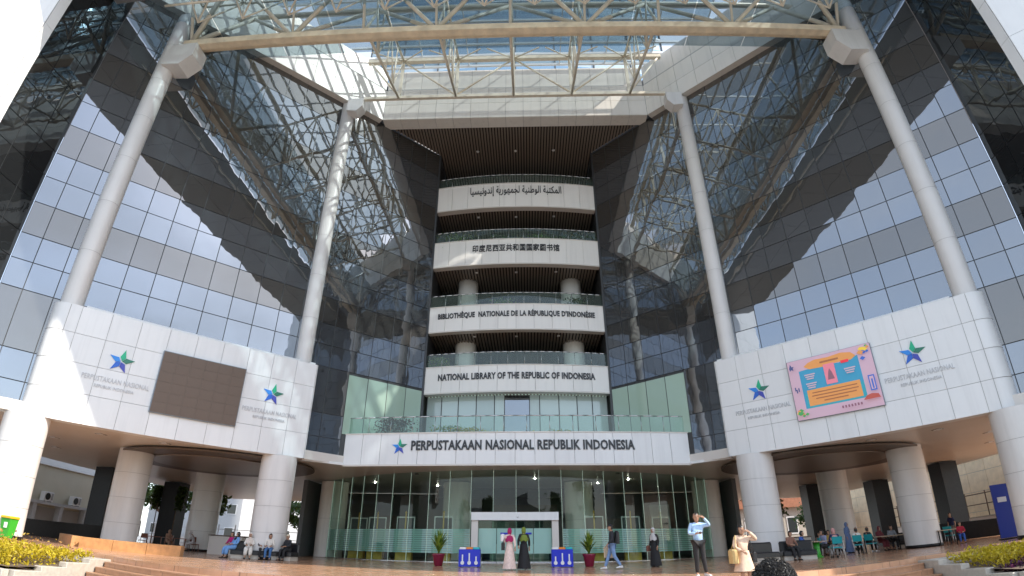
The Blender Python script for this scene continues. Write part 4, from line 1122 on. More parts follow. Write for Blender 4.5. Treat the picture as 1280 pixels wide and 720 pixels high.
table(16.2, 29.9, .1, 1.4, .8, M['woodtop'], M['chrome'], 'wooden table in front of a shaded round pillar')
table(-22.3, 36.9, .2, 1.1, .8, M['redwood'], M['redwood'], 'red-brown wooden table between two sitters')
table(-25.2, 38.6, .2, 1.1, .8, M['redwood'], M['redwood'], 'red-brown wooden table with nobody at it')
for (x, y, w_, h, lb) in ((-17.3, 34.0, 2.1, 1.05, 'pale brown stone plinth between a shaded pillar and the black bench'), (17.2, 36.2, 2.0, 1.0, 'brown stone plinth behind the teal chairs')):
    b = MB(); b.cham((x, y, h / 2), (w_, .8, h), .02); o = build('stone_plinth', b, M['soffit'], label=lb, cat='plinth')
    k = MB(); k.box((x, y, h + .03), (w_ + .1, .9, .06)); build('cap', k, M['brown'], o)
# ================================================================== PLANTERS AND PLANTS
def leaves(mb, n, sampler, size, seed, mi=0, up=.3):
    r_ = random.Random(seed)
    for _ in range(n):
        p = Vector(sampler(r_)); s = size * r_.uniform(.6, 1.35)
        nrm = Vector((r_.gauss(0, 1), r_.gauss(0, 1), r_.gauss(0, 1) + up)).normalized(); u = nrm.orthogonal().normalized()
        u.rotate(Matrix.Rotation(r_.uniform(0, 6.28), 3, nrm)); w = nrm.cross(u)
        mb.poly([p - u * s, p + w * s * .45, p + u * s, p - w * s * .45], mi)
def lumpy(x0, x1, y0, y1, z0, z1, seed):
    r2_ = random.Random(seed)
    C = [(r2_.uniform(x0, x1), r2_.uniform(y0, y1), r2_.uniform(.28, .5)) for _ in range(int((x1 - x0) * (y1 - y0) * 2.2) + 6)]
    def f(r_):
        c = r_.choice(C)
        t, k = r_.uniform(0, 6.28), math.sqrt(r_.random()) * c[2]
        x, y = c[0] + k * math.cos(t), c[1] + k * math.sin(t)
        hh = z0 + (z1 - z0) * (.6 + .4 * math.sin(c[0] * 3.1 + c[1] * 2.3)) * math.sqrt(max(.05, 1 - (k / c[2]) ** 2 * .8))
        return (min(max(x, x0 - .1), x1 + .1), min(max(y, y0 - .1), y1 + .1), hh - abs(r_.gauss(0, .10)) if r_.random() < .75 else r_.uniform(z0, hh))
    return f
def thick(x0, x1, y0, y1, z0, z1, seed):
    def top(x, y): return z1 - .10 + .06 * math.sin(x * 5.1 + seed) + .05 * math.sin(y * 6.3 + x * 2.2) + .05 * math.sin(x * 13 + y * 9)
    def f(r_):
        x, y = r_.uniform(x0, x1), r_.uniform(y0, y1); t = top(x, y) - .25 * max(0, (y0 + .35 - y)) - .25 * max(0, x0 + .3 - x if x0 > 0 else x - x1 + .3)
        if r_.random() < .2: return (x, y0 - .06 * r_.random(), r_.uniform(z0, t))
        return (x, y, t + r_.gauss(.02, .05) if r_.random() < .7 else r_.uniform(z0, t))
    return f
def planter(side):
    nm = 'left' if side < 0 else 'right'
    r = empty('planter', (side * 18, 16.8, -.85), 'pale granite planter holding the hedge %s' % ('with pink shoots' if side < 0 else 'with the purple plants'), 'planter')
    X0, X1, Y0_, Y1_ = 13.75, 26, 14.5, 18.9
    for k in range(8):
        x = X0 + (X1 - X0) * (k + .5) / 8
        b = MB(); b.cham((side * x, Y0_, -.70), ((X1 - X0) / 8 - .015, .28, .3), .02); build('front_stone', b, M['palestone'], r)
        b = MB(); b.cham((side * x, Y1_, -.45), ((X1 - X0) / 8 - .015, .3, .70), .02); build('rear_stone', b, M['palestone'], r)
    for k in range(4):
        y = Y0_ + .2 + (Y1_ - Y0_ - .2) * (k + .5) / 4
        b = MB(); b.cham((side * X0, y, -.70 + .075 * k), (.32, (Y1_ - Y0_) / 4 - .01, .30 + .15 * k), .02); build('side_stone', b, M['palestone'], r)
    b = MB(); b.poly([(side * X0, Y0_, -.48), (side * X1, Y0_, -.48), (side * X1, Y1_, -.30), (side * X0, Y1_, -.30)]); build('soil', b, M['bark'], r)
planter(-1); planter(1)
b = MB(); leaves(b, 15000, thick(-21.5, -13.95, 14.8, 18.5, -.5, .07, 4), .06, 1)
hd = build('hedge', b, M['leafhedge'], label='golden yellow hedge with pink shoots beside the orange granite ledge', cat='hedge')
b = MB(); leaves(b, 900, lambda r_: (r_.uniform(-21, -14.2), r_.uniform(15.2, 18.4), .0 + abs(r_.gauss(0, .15))), .05, 2); build('pink_shoot', b, M['leafpink'], hd)
b = MB(); leaves(b, 12000, thick(14.1, 21.5, 15.6, 18.2, -.5, .04, 6), .06, 3); build('hedge', b, M['leafhedge'], label='golden yellow hedge behind the low purple plants', cat='hedge')
b = MB(); leaves(b, 4500, thick(13.9, 21.5, 14.8, 15.5, -.52, -.30, 8), .055, 5); build('low_purple_plant', b, M['leafpurple'], label='low band of purple leaved plants along a granite planter', cat='plant')
# balcony plants
def bush(x, y, z, r, h, n, m, label, seed, size=.06):
    root = empty('shrub', (x, y, z), label, 'shrub')
    b = MB(); leaves(b, n, lambda r_: (x + r * r_.gauss(0, .45), y + .5 * r * r_.gauss(0, .4), z + h * (1 - abs(r_.gauss(0, .42)))), size, seed); build('foliage', b, M[m], root)
    b = MB()
    for k in range(5): b.tube((x, y, z), (x + r * .5 * math.cos(k * 1.3), y + r * .25 * math.sin(k * 1.3), z + h * .7), .015, 5)
    build('stem', b, M['bark'], root)
bush(-7.4, 33.1, 6.35, 1.2, 1.75, 900, 'leafred', 'dark red leaved shrub behind the terrace railing', 11, .10)
bush(-2.9, 33.0, 6.4, 1.3, 1.15, 500, 'leafhedge', 'yellow green shrub behind the terrace railing near the middle', 12, .08)
bush(-4.2, 33.2, 6.4, .9, 1.3, 400, 'leafpot', 'green shrub behind the terrace railing left of the yellow one', 16, .08)
bush(2.6, 33.0, 6.4, 1.2, .95, 300, 'leafhedge', 'small yellow green shrub behind the terrace railing right of the middle', 13, .08)
bush(-5.6, 36.9, 12.0, .9, 1.3, 500, 'leafpot', 'green shrub at the left end of the English lettered balcony', 14, .09)
for i, (x, zz_, lb) in enumerate([(-4.5, 22.2, 'green shrub at the left end of the Chinese lettered balcony'), (-1.2, 22.2, 'green shrub left of the middle of the Chinese lettered balcony'), (2.0, 22.2, 'green shrub right of the middle of the Chinese lettered balcony'), (4.6, 22.2, 'green shrub at the right end of the Chinese lettered balcony'), (-1.0, 16.6, 'low green shrub in the middle of the French lettered balcony'), (4.4, 16.6, 'low green shrub at the right end of the French lettered balcony')]):
    bush(x, 36.5, zz_, 1.3 if i < 4 else .8, 1.15, 420, 'leaftree' if i % 2 else 'leafpot', lb, 20 + i, .09)
def tree(x, y, h, cr, label, seed, z0=0.0, n=2600, m='leaftree', leaf=.22, group='trees around the library'):
    r_ = random.Random(seed)
    root = empty('tree', (x, y, z0), label, 'tree', group)
    b = MB(); th = h * .45; pts = [(x, y, z0), (x + r_.uniform(-.2, .2), y, z0 + th * .5), (x + r_.uniform(-.3, .3), y + r_.uniform(-.3, .3), z0 + th)]
    b.tube(pts[0], pts[1], h * .028, 9, r2=h * .022); b.tube(pts[1], pts[2], h * .022, 9, r2=h * .017)
    cl = []
    for k in range(11):
        t = r_.uniform(0, 6.28); q = r_.uniform(.35, 1); zz_ = z0 + th + (h - th) * r_.uniform(.1, .92)
        e = (x + cr * q * math.cos(t), y + cr * q * math.sin(t), zz_); cl.append((e, cr * r_.uniform(.28, .5)))
        b.tube(pts[2], e, h * .010, 6, r2=h * .003)
    build('trunk', b, M['bark'], root)
    c = MB()
    def f(rr_):
        e, s = rr_.choice(cl); return (e[0] + s * rr_.gauss(0, .5), e[1] + s * rr_.gauss(0, .5), e[2] + s * .7 * rr_.gauss(0, .5))
    leaves(c, n, f, leaf, seed + 50); build('crown', c, M[m], root)
# ================================================================== SURROUNDINGS seen through the undercroft
nb = empty('neighbour_building', (-40, 42, 0), 'beige neighbouring building with air conditioners on a grey ledge', 'building')
b = MB(); b.box((-40, 41, 3.6), (6, 20, 7.2)); build('wall', b, M['beigewall'], nb)
b = MB(); b.box((-36.9, 41, 5.75), (.5, 20.2, 1.1)); build('roof_band', b, M['whitepaint'], nb)
b = MB(); b.box((-36.8, 41, 2.35), (.9, 20.2, .22)); b.box((-36.95, 41, .2), (.5, 20.2, .4)); build('ledge', b, M['greywall'], nb)
for k in range(7):
    b = MB(); b.box((-36.75, 33 + 2.9 * k, 1.3), (.7, .35, 1.95)); build('pier', b, M['greywall'], nb)
    b = MB(); b.box((-36.96, 34.45 + 2.9 * k, 1.3), (.1, 2.5, 1.5)); build('recessed_panel', b, M['side'] if 0 else M['joint'], nb)
def aircon(y, label):
    r = empty('air_conditioner', (-36.6, y, 2.47), label, 'air conditioner', 'air conditioners on the grey ledge')
    b = MB(); b.cham((-36.6, y, 2.86), (.45, 1.0, .72), .02); build('casing', b, M['whitepaint'], r)
    b = MB(); b.loft([[(-36.37 + e, y - .15 + .27 * math.cos(q * math.pi / 9), 2.86 + .27 * math.sin(q * math.pi / 9)) for q in range(18)] for e in (0, .02)], 0, smooth=False); build('fan_grille', b, M['black'], r)
    b = MB(); b.box((-36.36, y + .32, 2.86), (.02, .2, .5)); build('vent', b, M['joint'], r)
    for d in (-.35, .35):
        b = MB(); b.box((-36.6, y + d, 2.48), (.4, .06, .05)); build('foot', b, M['black'], r)
aircon(40.0, 'air conditioner on the grey ledge, closer to the green bin'); aircon(43.2, 'air conditioner on the grey ledge, nearer the black square pillar')
sb = empty('stone_building', (43, 52, 0), 'beige stone block building behind a rusty railing', 'building')
b = MB(); b.box((45, 50, 6.5), (13.6, 34, 13)); build('wall_core', b, M['joint'], sb)
for j in range(7):
    for k in range(14):
        panel('stone_block', sb, (38.16, 34 + 2.3 * (k + .5), .2 + 1.6 * j + .012), math.radians(-90), 2.27, 1.57, .06, M['stone'], tx=random.uniform(-.004, .004))
sw = empty('low_white_wall', (36, 45, 0), 'low white wall with a rusty railing in front of the stone building', 'wall')
b = MB(); b.box((36.2, 44, .65), (.4, 26, 1.3)); build('wall', b, M['whitepaint'], sw)
b = MB(); b.box((36.2, 44, 1.34), (.55, 26, .1)); build('cap', b, M['palestone'], sw)
for k in range(11):
    b = MB(); b.tube((36.2, 32 + 2.4 * k, 1.38), (36.2, 32 + 2.4 * k, 3.3), .05, 6); build('post', b, M['rust'], sw)
b = MB(); b.tube((36.2, 31.2, 3.1), (36.2, 57, 3.1), .04, 6); b.tube((36.2, 31.2, 2.3), (36.2, 57, 2.3), .035, 6); build('rail', b, M['rust'], sw)
def block(x, y, w, d, h, m, label, roof=None, cols=4, rws=2):
    r = empty('distant_house', (x, y, 0), label, 'building', 'buildings beyond the plaza')
    b = MB(); b.box((x, y, h / 2), (w, d, h)); build('wall', b, M[m], r)
    sgn = -1 if y > 0 else 1
    for i in range(cols):
        for j in range(rws):
            b = MB(); b.box((x - w / 2 + w * (i + .5) / cols, y + sgn * (d / 2 + .03), h * (j + .55) / rws), (w / cols * .5, .08, h / rws * .45)); f_ = build('window', b, M['whitepaint'], r)
            b = MB(); b.box((x - w / 2 + w * (i + .5) / cols, y + sgn * (d / 2 + .075), h * (j + .55) / rws), (w / cols * .42, .02, h / rws * .38)); build('pane', b, M['darkglass'], f_)
    if roof:
        b = MB(); e = .6; zt = h; hh = w * .22
        b.loft([[(x - w / 2 - e, y - d / 2 - e, zt), (x + w / 2 + e, y - d / 2 - e, zt), (x, y - d / 2 - e, zt + hh)], [(x - w / 2 - e, y + d / 2 + e, zt), (x + w / 2 + e, y + d / 2 + e, zt), (x, y + d / 2 + e, zt + hh)]], 0, smooth=False); build('roof', b, M[roof], r)
    else:
        b = MB(); b.box((x, y, h + .2), (w + .3, d + .3, .4)); build('roof', b, M['greywall'], r)
block(-52, 92, 16, 10, 14, 'greywall', 'pale grey block seen past the climbing plant', None, 5, 4); block(-34, 100, 14, 10, 11, 'whitepaint', 'white block beyond the full black bench', None, 5, 3)
block(-72, 84, 14, 12, 9, 'beigewall', 'low beige block beyond the air conditioner building', None, 4, 2)
block(34, 84, 15, 10, 5.2, 'palestone', 'low pale house with a clay roof', 'tile_roof', 5, 1); block(52, 96, 18, 10, 8, 'whitepaint', 'white house with a grey gable beside the stone building', 'greyroof', 4, 2)
block(20, 96, 12, 10, 7, 'stone', 'reddish house with a clay roof just past the lobby glass', 'tile_roof', 4, 2)
for i, (x, y, h, cr, lb) in enumerate([(-33.5, 58, 7.0, 2.6, 'leafy tree behind the climbing plant pillar'), (-27.5, 66, 6.0, 2.4, 'leafy tree beyond the metal fence'), (26.5, 60, 5.5, 2.3, 'leafy tree beyond a shaded round pillar, by the clay roof'), (34.0, 66, 4.5, 2.6, 'low leafy tree by the low pale house'), (-44, 66, 7.5, 3.0, 'leafy tree beyond the neighbouring beige building')]):
    tree(x, y, h, cr, lb, 100 + i, n=1500, leaf=.26)
# climbing plant on a black pillar
cv = empty('climbing_plant', (-29.3, 45.3, 0), 'green climbing plant on a black square pillar', 'plant')
b = MB(); leaves(b, 1300, lambda r_: (-29.3 + r_.choice((-1, 1)) * (.95 + abs(r_.gauss(0, .22))), 45.2 + r_.uniform(-.3, .6), 2.9 + 1.9 * r_.random() ** .7), .15, 77); build('foliage', b, M['leaftree'], cv)
b = MB(); b.tube((-30.2, 45.3, 0), (-30.2, 45.3, 3.4), .04, 6); b.tube((-28.4, 45.3, 0), (-28.4, 45.3, 3.4), .04, 6); build_split('stem', b, M['bark'], cv)
# fence behind the left tables
fe = empty('mesh_fence', (-27, 60, 0), 'pale metal fence beyond the red-brown tables', 'fence')
for k in range(14):
    b = MB(); b.box((-40 + 1.9 * k, 60, 1.2), (.08, .08, 2.4)); build('post', b, M['greywall'], fe)
b = MB()
for z in (.3, 1.1, 1.9): b.box((-27.6, 60, z), (25, .05, .06))
build('rail', b, M['greywall'], fe)
b = MB(); b.box((-27.6, 60.2, .45), (26, .3, .9)); build('plinth_wall', b, M['whitepaint'], fe)
# what stands across the street, seen only as reflections in the glass
block(5, -62, 24, 12, 7, 'beigewall', 'house with a grey gable across the street', 'greyroof', 6, 2)
block(-40, -80, 26, 12, 10, 'greywall', 'grey block across the street', None, 6, 3); block(48, -84, 30, 12, 9, 'palestone', 'pale block across the street', None, 7, 3)
for i, (x, y, h, cr, lb) in enumerate([(-22, -46, 11, 4.5, 'street tree across the road, left'), (26, -44, 13, 4.8, 'street tree across the road, right'), (-44, -40, 10, 4.2, 'street tree across the road, far left'), (46, -30, 15, 5.0, 'tall street tree across the road, far right'), (20, -50, 9, 4.0, 'small street tree across the road')]):
    tree(x, y, h, cr, lb, 200 + i, -.85, 1500, leaf=.45)
# ================================================================== PEOPLE
def skin_mesh(verts, edges, root=0, sub=1):
    me = bpy.data.meshes.new('tmp'); me.from_pydata([v[:3] for v in verts], edges, [])
    o = bpy.data.objects.new('tmp', me); COL.objects.link(o)
    sk = o.modifiers.new('s', 'SKIN'); sk.use_smooth_shade = True
    for i, v in enumerate(verts):
        d = me.skin_vertices[0].data[i]; r = v[3]; d.radius = r if hasattr(r, '__len__') else (r, r); d.use_root = (i == root)
    if sub: s = o.modifiers.new('u', 'SUBSURF'); s.levels = sub; s.render_levels = sub
    dg = bpy.context.evaluated_depsgraph_get(); dg.update()
    out = bpy.data.meshes.new_from_object(o.evaluated_get(dg), depsgraph=dg)
    bpy.data.objects.remove(o); bpy.data.meshes.remove(me)
    return out
def mb_add(mb, me, mi=0):
    n = len(mb.v); mb.v += [tuple(v.co) for v in me.vertices]
    for p in me.polygons: mb.f.append(tuple(n + i for i in p.vertices)); mb.m.append(mi); mb.sm.append(True)
    bpy.data.meshes.remove(me)
def V(*a): return Vector(a)
def stand_pose():
    return dict(pel=V(0, 0, .93), waist=V(0, 0, 1.07), chest=V(0, .01, 1.26), nb=V(0, .01, 1.405), head=V(0, -.025, 1.555),
                sh=[V(-.165, .01, 1.355), V(.165, .01, 1.355)], el=[V(-.225, .03, 1.09), V(.225, .03, 1.09)], wr=[V(-.225, -.06, .865), V(.225, -.06, .865)],
                hip=[V(-.088, 0, .88), V(.088, 0, .88)], kn=[V(-.095, -.02, .48), V(.095, -.02, .48)], an=[V(-.1, .02, .085), V(.1, .02, .085)], toe=[V(-.115, -.13, .035), V(.115, -.13, .035)], hd=[None, None])
def sit_pose(lean=0.0, z=.50):
    p = stand_pose(); dz = .93 - (z + .05)
    for k in ('pel', 'waist', 'chest', 'nb', 'head'): p[k] = p[k] - V(0, 0, dz) + V(0, -lean * (p[k].z - .93) * 1.5, 0)
    for k in ('sh',): p[k] = [q - V(0, 0, dz) + V(0, -lean * (q.z - .93) * 1.5, 0) for q in p[k]]
    p['hip'] = [V(-.095, -.02, z + .02), V(.095, -.02, z + .02)]; p['kn'] = [V(-.12, -.43, z + .01), V(.12, -.43, z + .01)]
    p['an'] = [V(-.12, -.44, .085), V(.12, -.44, .085)]; p['toe'] = [V(-.13, -.59, .035), V(.13, -.59, .035)]
    p['el'] = [p['sh'][0] + V(-.06, -.10, -.25), p['sh'][1] + V(.06, -.10, -.25)]; p['wr'] = [p['el'][0] + V(.09, -.22, -.03), p['el'][1] + V(-.09, -.22, -.03)]
    return p
def person(loc, rz, H, label, pose, top=None, sleeve=1.0, bottom=None, dress=None, hair='short', hijab=None, shoe=(.02, .02, .02), group=None, hem=.06, extra=None, cap=None):
    root = empty('person', (0, 0, 0), label, 'person', group)
    P = pose; k = H / 1.66
    def hand(vs, es, wi, i):
        w = P['wr'][i]; d = (w - P['el'][i]).normalized()
        if P['hd'][i] is not None: d = P['hd'][i].normalized()
        sd = d.cross(V(0, 1, 0)); sd = sd.normalized() if sd.length > .1 else V(1, 0, 0)
        nr = sd.cross(d)
        n0 = len(vs); pm = w + d * .06; vs.append((*pm, (.030, .018))); es.append((wi, n0))
        for f in range(4):
            o_ = (f - 1.5) * .017; L_ = (.062, .075, .071, .055)[f]
            a = w + d * .095 + sd * o_; b_ = a + d * L_ * .55 + nr * .012; c_ = b_ + d * L_ * .4 + nr * .022
            q = len(vs); vs += [(*a, .0095), (*b_, .0085), (*c_, .007)]; es += [(n0, q), (q, q + 1), (q + 1, q + 2)]
        s_ = 1 if i == 0 else -1
        a = w + d * .03 + sd * .03 * s_; b_ = a + d * .035 + sd * .02 * s_ + nr * .01; q = len(vs); vs += [(*a, .012), (*b_, .009)]; es += [(wi, q), (q, q + 1)]
    vs = [(*P['pel'], (.10, .078)), (*P['waist'], (.105, .082)), (*P['chest'], (.135, .10)), (*P['nb'], .058), (*(P['nb'] * .45 + P['head'] * .55), .05)]
    es = [(0, 1), (1, 2), (2, 3), (3, 4)]
    for i in (0, 1):
        q = len(vs); vs += [(*P['sh'][i], .055), (*P['el'][i], .038), (*P['wr'][i], .026)]; es += [(2, q), (q, q + 1), (q + 1, q + 2)]; hand(vs, es, q + 2, i)
        q = len(vs); vs += [(*P['hip'][i], .088), (*P['kn'][i], .056), (*P['an'][i], .038), (*P['toe'][i], .034)]; es += [(0, q), (q, q + 1), (q + 1, q + 2), (q + 2, q + 3)]
    body = MB(); mb_add(body, skin_mesh(vs, es))
    h = P['head']
    # head: cranium, jaw, nose, ears in the one body mesh
    rings = []
    prof = [(.030, .030, -.122, -.030), (.046, .058, -.108, -.022), (.058, .074, -.080, -.012), (.067, .084, -.045, -.006), (.073, .090, -.005, 0), (.077, .094, .035, .003), (.074, .090, .072, .006), (.058, .070, .103, .008), (.030, .036, .120, .008), (.006, .006, .125, .008)]
    for rx, ry, z, oy in prof: rings.append([(h.x + rx * math.cos(q * math.pi / 8), h.y + oy + ry * math.sin(q * math.pi / 8), h.z + z) for q in range(16)])
    body.loft(rings, 0, True, True)
    body.loft([[(h.x - .011, h.y - .085, h.z + .015), (h.x + .011, h.y - .085, h.z + .015), (h.x, h.y - .09, h.z + .02)], [(h.x - .018, h.y - .082, h.z - .035), (h.x + .018, h.y - .082, h.z - .035), (h.x, h.y - .118, h.z - .030)]], 0, True, True)
    if not hijab:
        for s in (-1, 1): body.sphere((h.x + s * .077, h.y + .005, h.z - .005), (.010, .020, .030), 0, 8, 6)
    build('body', body, M['skin'], root)
    b = MB()
    for s in (-1, 1): b.sphere((h.x + s * .031, h.y - .078, h.z + .006), (.013, .010, .008), 0, 8, 6)
    build_split('eye', b, M['eye'], root)
    b = MB(); b.sphere((h.x, h.y - .082, h.z - .065), (.024, .008, .008), 0, 8, 6); build('mouth', b, M['lip'], root)
    def shell(scale, keep, m, name, zoff=0.0):
        b = MB(); n_, kk = 20, 14; G = []
        for i in range(kk + 1):
            t = math.pi * i / kk
            G.append([Vector((scale[0] * math.sin(t) * math.cos(2 * math.pi * j / n_), scale[1] * math.sin(t) * math.sin(2 * math.pi * j / n_), scale[2] * math.cos(t))) for j in range(n_)])
        for i in range(kk):
            for j in range(n_):
                q = [G[i][j], G[i][(j + 1) % n_], G[i + 1][(j + 1) % n_], G[i + 1][j]]
                c = sum(q, Vector()) / 4
                if keep(c): b.poly([(h.x + p.x, h.y + p.y + .006, h.z + p.z + zoff) for p in q]); b.sm[-1] = True
        build(name, b, m, root)
    if hijab:
        m = cloth(*hijab)
        shell((.096, .112, .145), lambda c: not (c.y < -.03 and -.105 < c.z < .062 and abs(c.x) < .066), m, 'headscarf', -.004)
        b = MB(); sx = P['sh']; mid = (sx[0] + sx[1]) / 2
        R_ = []
        for rx, ry, z, w_ in ((.075, .075, h.z - .10, 0), (.10, .095, h.z - .15, .4), (.175, .125, mid.z - .01, .9), (.205, .145, mid.z - .13, 1), (.185, .155, mid.z - .22, 1)):
            cx_, cy_ = h.x + (mid.x - h.x) * w_, h.y + (mid.y - h.y) * w_
            R_.append([(cx_ + rx * math.cos(q * math.pi / 10), cy_ + ry * math.sin(q * math.pi / 10) - .01, z + (.03 * math.sin(q * 1.7) if w_ == 1 else 0)) for q in range(20)])
        b.loft(R_, 0, False, True); build('scarf_drape', b, m, root)
    elif hair == 'short': shell((.085, .105, .132), lambda c: c.z > .045 or (c.y > .015 and c.z > -.07), M['hair'], 'hair', .004)
    elif hair == 'long': shell((.093, .112, .136), lambda c: c.z > .052 or (c.y > -.035 and c.z > -.13), M['hair'], 'hair', 0)
    elif hair == 'tousled':
        shell((.088, .108, .134), lambda c: c.z > .04 or (c.y > .0 and c.z > -.08), M['hair'], 'hair', .004)
        b = MB(); r_ = random.Random(2)
        for _ in range(2300):
            t, ph = r_.uniform(0, 6.283), math.acos(r_.uniform(-.35, 1))
            d = Vector((math.sin(ph) * math.cos(t), math.sin(ph) * math.sin(t), math.cos(ph)))
            if d.y < -.45 and d.z < .35: continue
            p = Vector((h.x + .086 * d.x, h.y + .006 + .104 * d.y, h.z + .004 + .130 * d.z)); tg = (d.cross(Vector((r_.gauss(0, 1), r_.gauss(0, 1), r_.gauss(0, 1))))).normalized()
            L_ = r_.uniform(.012, .028); p1 = p + d * L_ * .4 + tg * L_ * .5; p2 = p + d * L_ * r_.uniform(.1, .6) + tg * L_ * 1.1
            b.tube(p, p1, .0024, 4, r2=.0021, cap=False); b.tube(p1, p2, .0021, 4, r2=.0004, cap=False)
        build('hair_strand', b, M['hair'], root)
    if cap: shell((.092, .114, .135), lambda c: c.z > .035, cloth(*cap), 'cap', .006); b = MB(); b.cham((h.x, h.y - .135, h.z + .045), (.13, .10, .016), .006); build('cap_brim', b, cloth(*cap), root)
    if top:
        vs = [(*(P['pel'] + V(0, 0, -.085)), (.172, .150)), (*P['waist'], (.135, .110)), (*P['chest'], (.158, .122)), (*(P['nb'] - V(0, 0, .015)), .080)]; es = [(0, 1), (1, 2), (2, 3)]
        for i in (0, 1):
            q = len(vs); vs.append((*P['sh'][i], .072)); es.append((2, q))
            if sleeve >= 1: vs += [(*P['el'][i], .054), (*(P['wr'][i] * .93 + P['el'][i] * .07), .040)]; es += [(q, q + 1), (q + 1, q + 2)]
            else: vs.append((*(P['sh'][i] * (1 - sleeve) + P['el'][i] * sleeve), .060)); es.append((q, q + 1))
        b = MB(); mb_add(b, skin_mesh(vs, es)); build('shirt', b, cloth(*top), root)
    if bottom:
        vs = [(*(P['pel'] + V(0, 0, .03)), (.150, .128))]; es = []
        for i in (0, 1):
            q = len(vs); vs += [(*P['hip'][i], .108), (*P['kn'][i], .078), (*(P['an'][i] + V(0, 0, .0)), .058)]; es += [(0, q), (q, q + 1), (q + 1, q + 2)]
        b = MB(); mb_add(b, skin_mesh(vs, es)); build('trousers', b, cloth(*bottom), root)
    if dress:
        m = cloth(*dress); sitting = P['kn'][0].y < -.3
        vs = [(*P['pel'], (.150, .125)), (*P['waist'], (.140, .112)), (*P['chest'], (.160, .124)), (*(P['nb'] - V(0, 0, .015)), .078)]; es = [(0, 1), (1, 2), (2, 3)]
        for i in (0, 1):
            q = len(vs); vs += [(*P['sh'][i], .074), (*P['el'][i], .058)]; es += [(2, q), (q, q + 1)]
            if sleeve >= 1: vs.append((*(P['wr'][i] * .93 + P['el'][i] * .07), .046)); es.append((q + 1, q + 2))
            if sitting: q = len(vs); vs += [(*P['hip'][i], .125), (*P['kn'][i], .115), (*(P['an'][i] + V(0, 0, .06)), .10)]; es += [(0, q), (q, q + 1), (q + 1, q + 2)]
        b = MB(); mb_add(b, skin_mesh(vs, es))
        if not sitting:
            R_ = []; mk = (P['an'][0] + P['an'][1]) / 2; spn = abs(P['an'][0].y - P['an'][1].y) / 2
            z0 = P['pel'].z + .10
            for t in (0, .25, .5, .75, 1):
                z = z0 + (hem - z0) * t; rx = .150 + .13 * t; ry = .125 + .11 * t + spn * t
                c_ = P['pel'] * (1 - t) + mk * t
                R_.append([(c_.x + (rx + .016 * t * math.sin(q * 5 * math.pi / 12)) * math.cos(q * math.pi / 12), c_.y + (ry + .016 * t * math.sin(q * 5 * math.pi / 12)) * math.sin(q * math.pi / 12), z) for q in range(24)])
            b.loft(R_, 0, False, True)
        build('dress', b, m, root)
    for i in (0, 1):
        b = MB(); a, t = P['an'][i], P['toe'][i]; d = (t - a); d.z = 0; d.normalize(); s_ = Vector((-d.y, d.x, 0))
        def rg(o_, w_, zt): return [tuple(a + d * o_ + s_ * (w_ * math.cos(q * math.pi / 6)) + Vector((0, 0, -a.z + (a.z - .085) + (zt * .5 + zt * .5 * math.sin(q * math.pi / 6))))) for q in range(12)]
        b.loft([rg(-.075, .022, .06), rg(-.06, .040, .10), rg(.02, .045, .105), rg(.10, .050, .07), rg(.17, .045, .055), rg(.20, .018, .035)], 0, True, True)
        build('shoe', b, cloth('shoe_%d%d%d' % tuple(int(c * 100) for c in shoe), shoe), root)
    for nm, b, m in (extra or []): build(nm, b, m, root)
    root.location = loc; root.rotation_euler = (0, 0, rz); root.scale = (k, k, k)
    return root
def bag(c, d, strap=None):
    b = MB(); b.cham(c, d, min(d) * .3)
    if strap: b.path(strap, .012, 6)
    return b
PI = math.pi
# man in the light blue shirt, shading his eyes
p = stand_pose()
p['el'][1] = V(.35, -.10, 1.33); p['wr'][1] = V(.15, -.20, 1.545); p['hd'][1] = V(-1, -.05, .25)
p['el'][0] = V(-.25, -.02, 1.12); p['wr'][0] = V(-.10, -.24, 1.12); p['hd'][0] = V(.5, -.8, .1)
p['an'] = [V(-.11, .02, .085), V(.13, -.03, .085)]; p['toe'] = [V(-.15, -.12, .035), V(.18, -.17, .035)]
ph = MB(); ph.cham((-.02, -.35, 1.15), (.075, .15, .014), .005)
person((5.55, 16.75, 0), .05, 1.70, 'man in a light blue shirt and black trousers shading his eyes', p, top=('light_blue_cotton', (.42, .60, .82)), bottom=('black_trouser_cloth', (.02, .02, .022)), shoe=(.6, .6, .6), extra=[('phone', ph, M['black'])])
# woman in beige
p = stand_pose()
p['el'][1] = V(.40, -.06, 1.30); p['wr'][1] = V(.13, -.19, 1.50); p['hd'][1] = V(-.9, -.05, .2)
p['el'][0] = V(-.25, -.03, 1.12); p['wr'][0] = V(-.14, -.22, 1.02)
person((6.25, 15.2, -.34), .1, 1.62, 'woman in a short beige dress shading her eyes, with a straw tote', p, dress=('beige_linen', (.72, .52, .38)), hair='long', hem=.52, shoe=(.5, .4, .3),
       extra=[('tote_bag', bag((-.30, -.02, .90), (.16, .34, .36), [(-.28, -.14, 1.06), (-.20, -.06, 1.42), (-.28, .10, 1.06)]), cloth('straw_weave', (.58, .40, .17))), ('shoulder_bag', bag((.27, .02, .86), (.12, .28, .26), [(.26, -.08, .98), (.17, -.03, 1.42), (.26, .10, .98)]), M['leather'])])
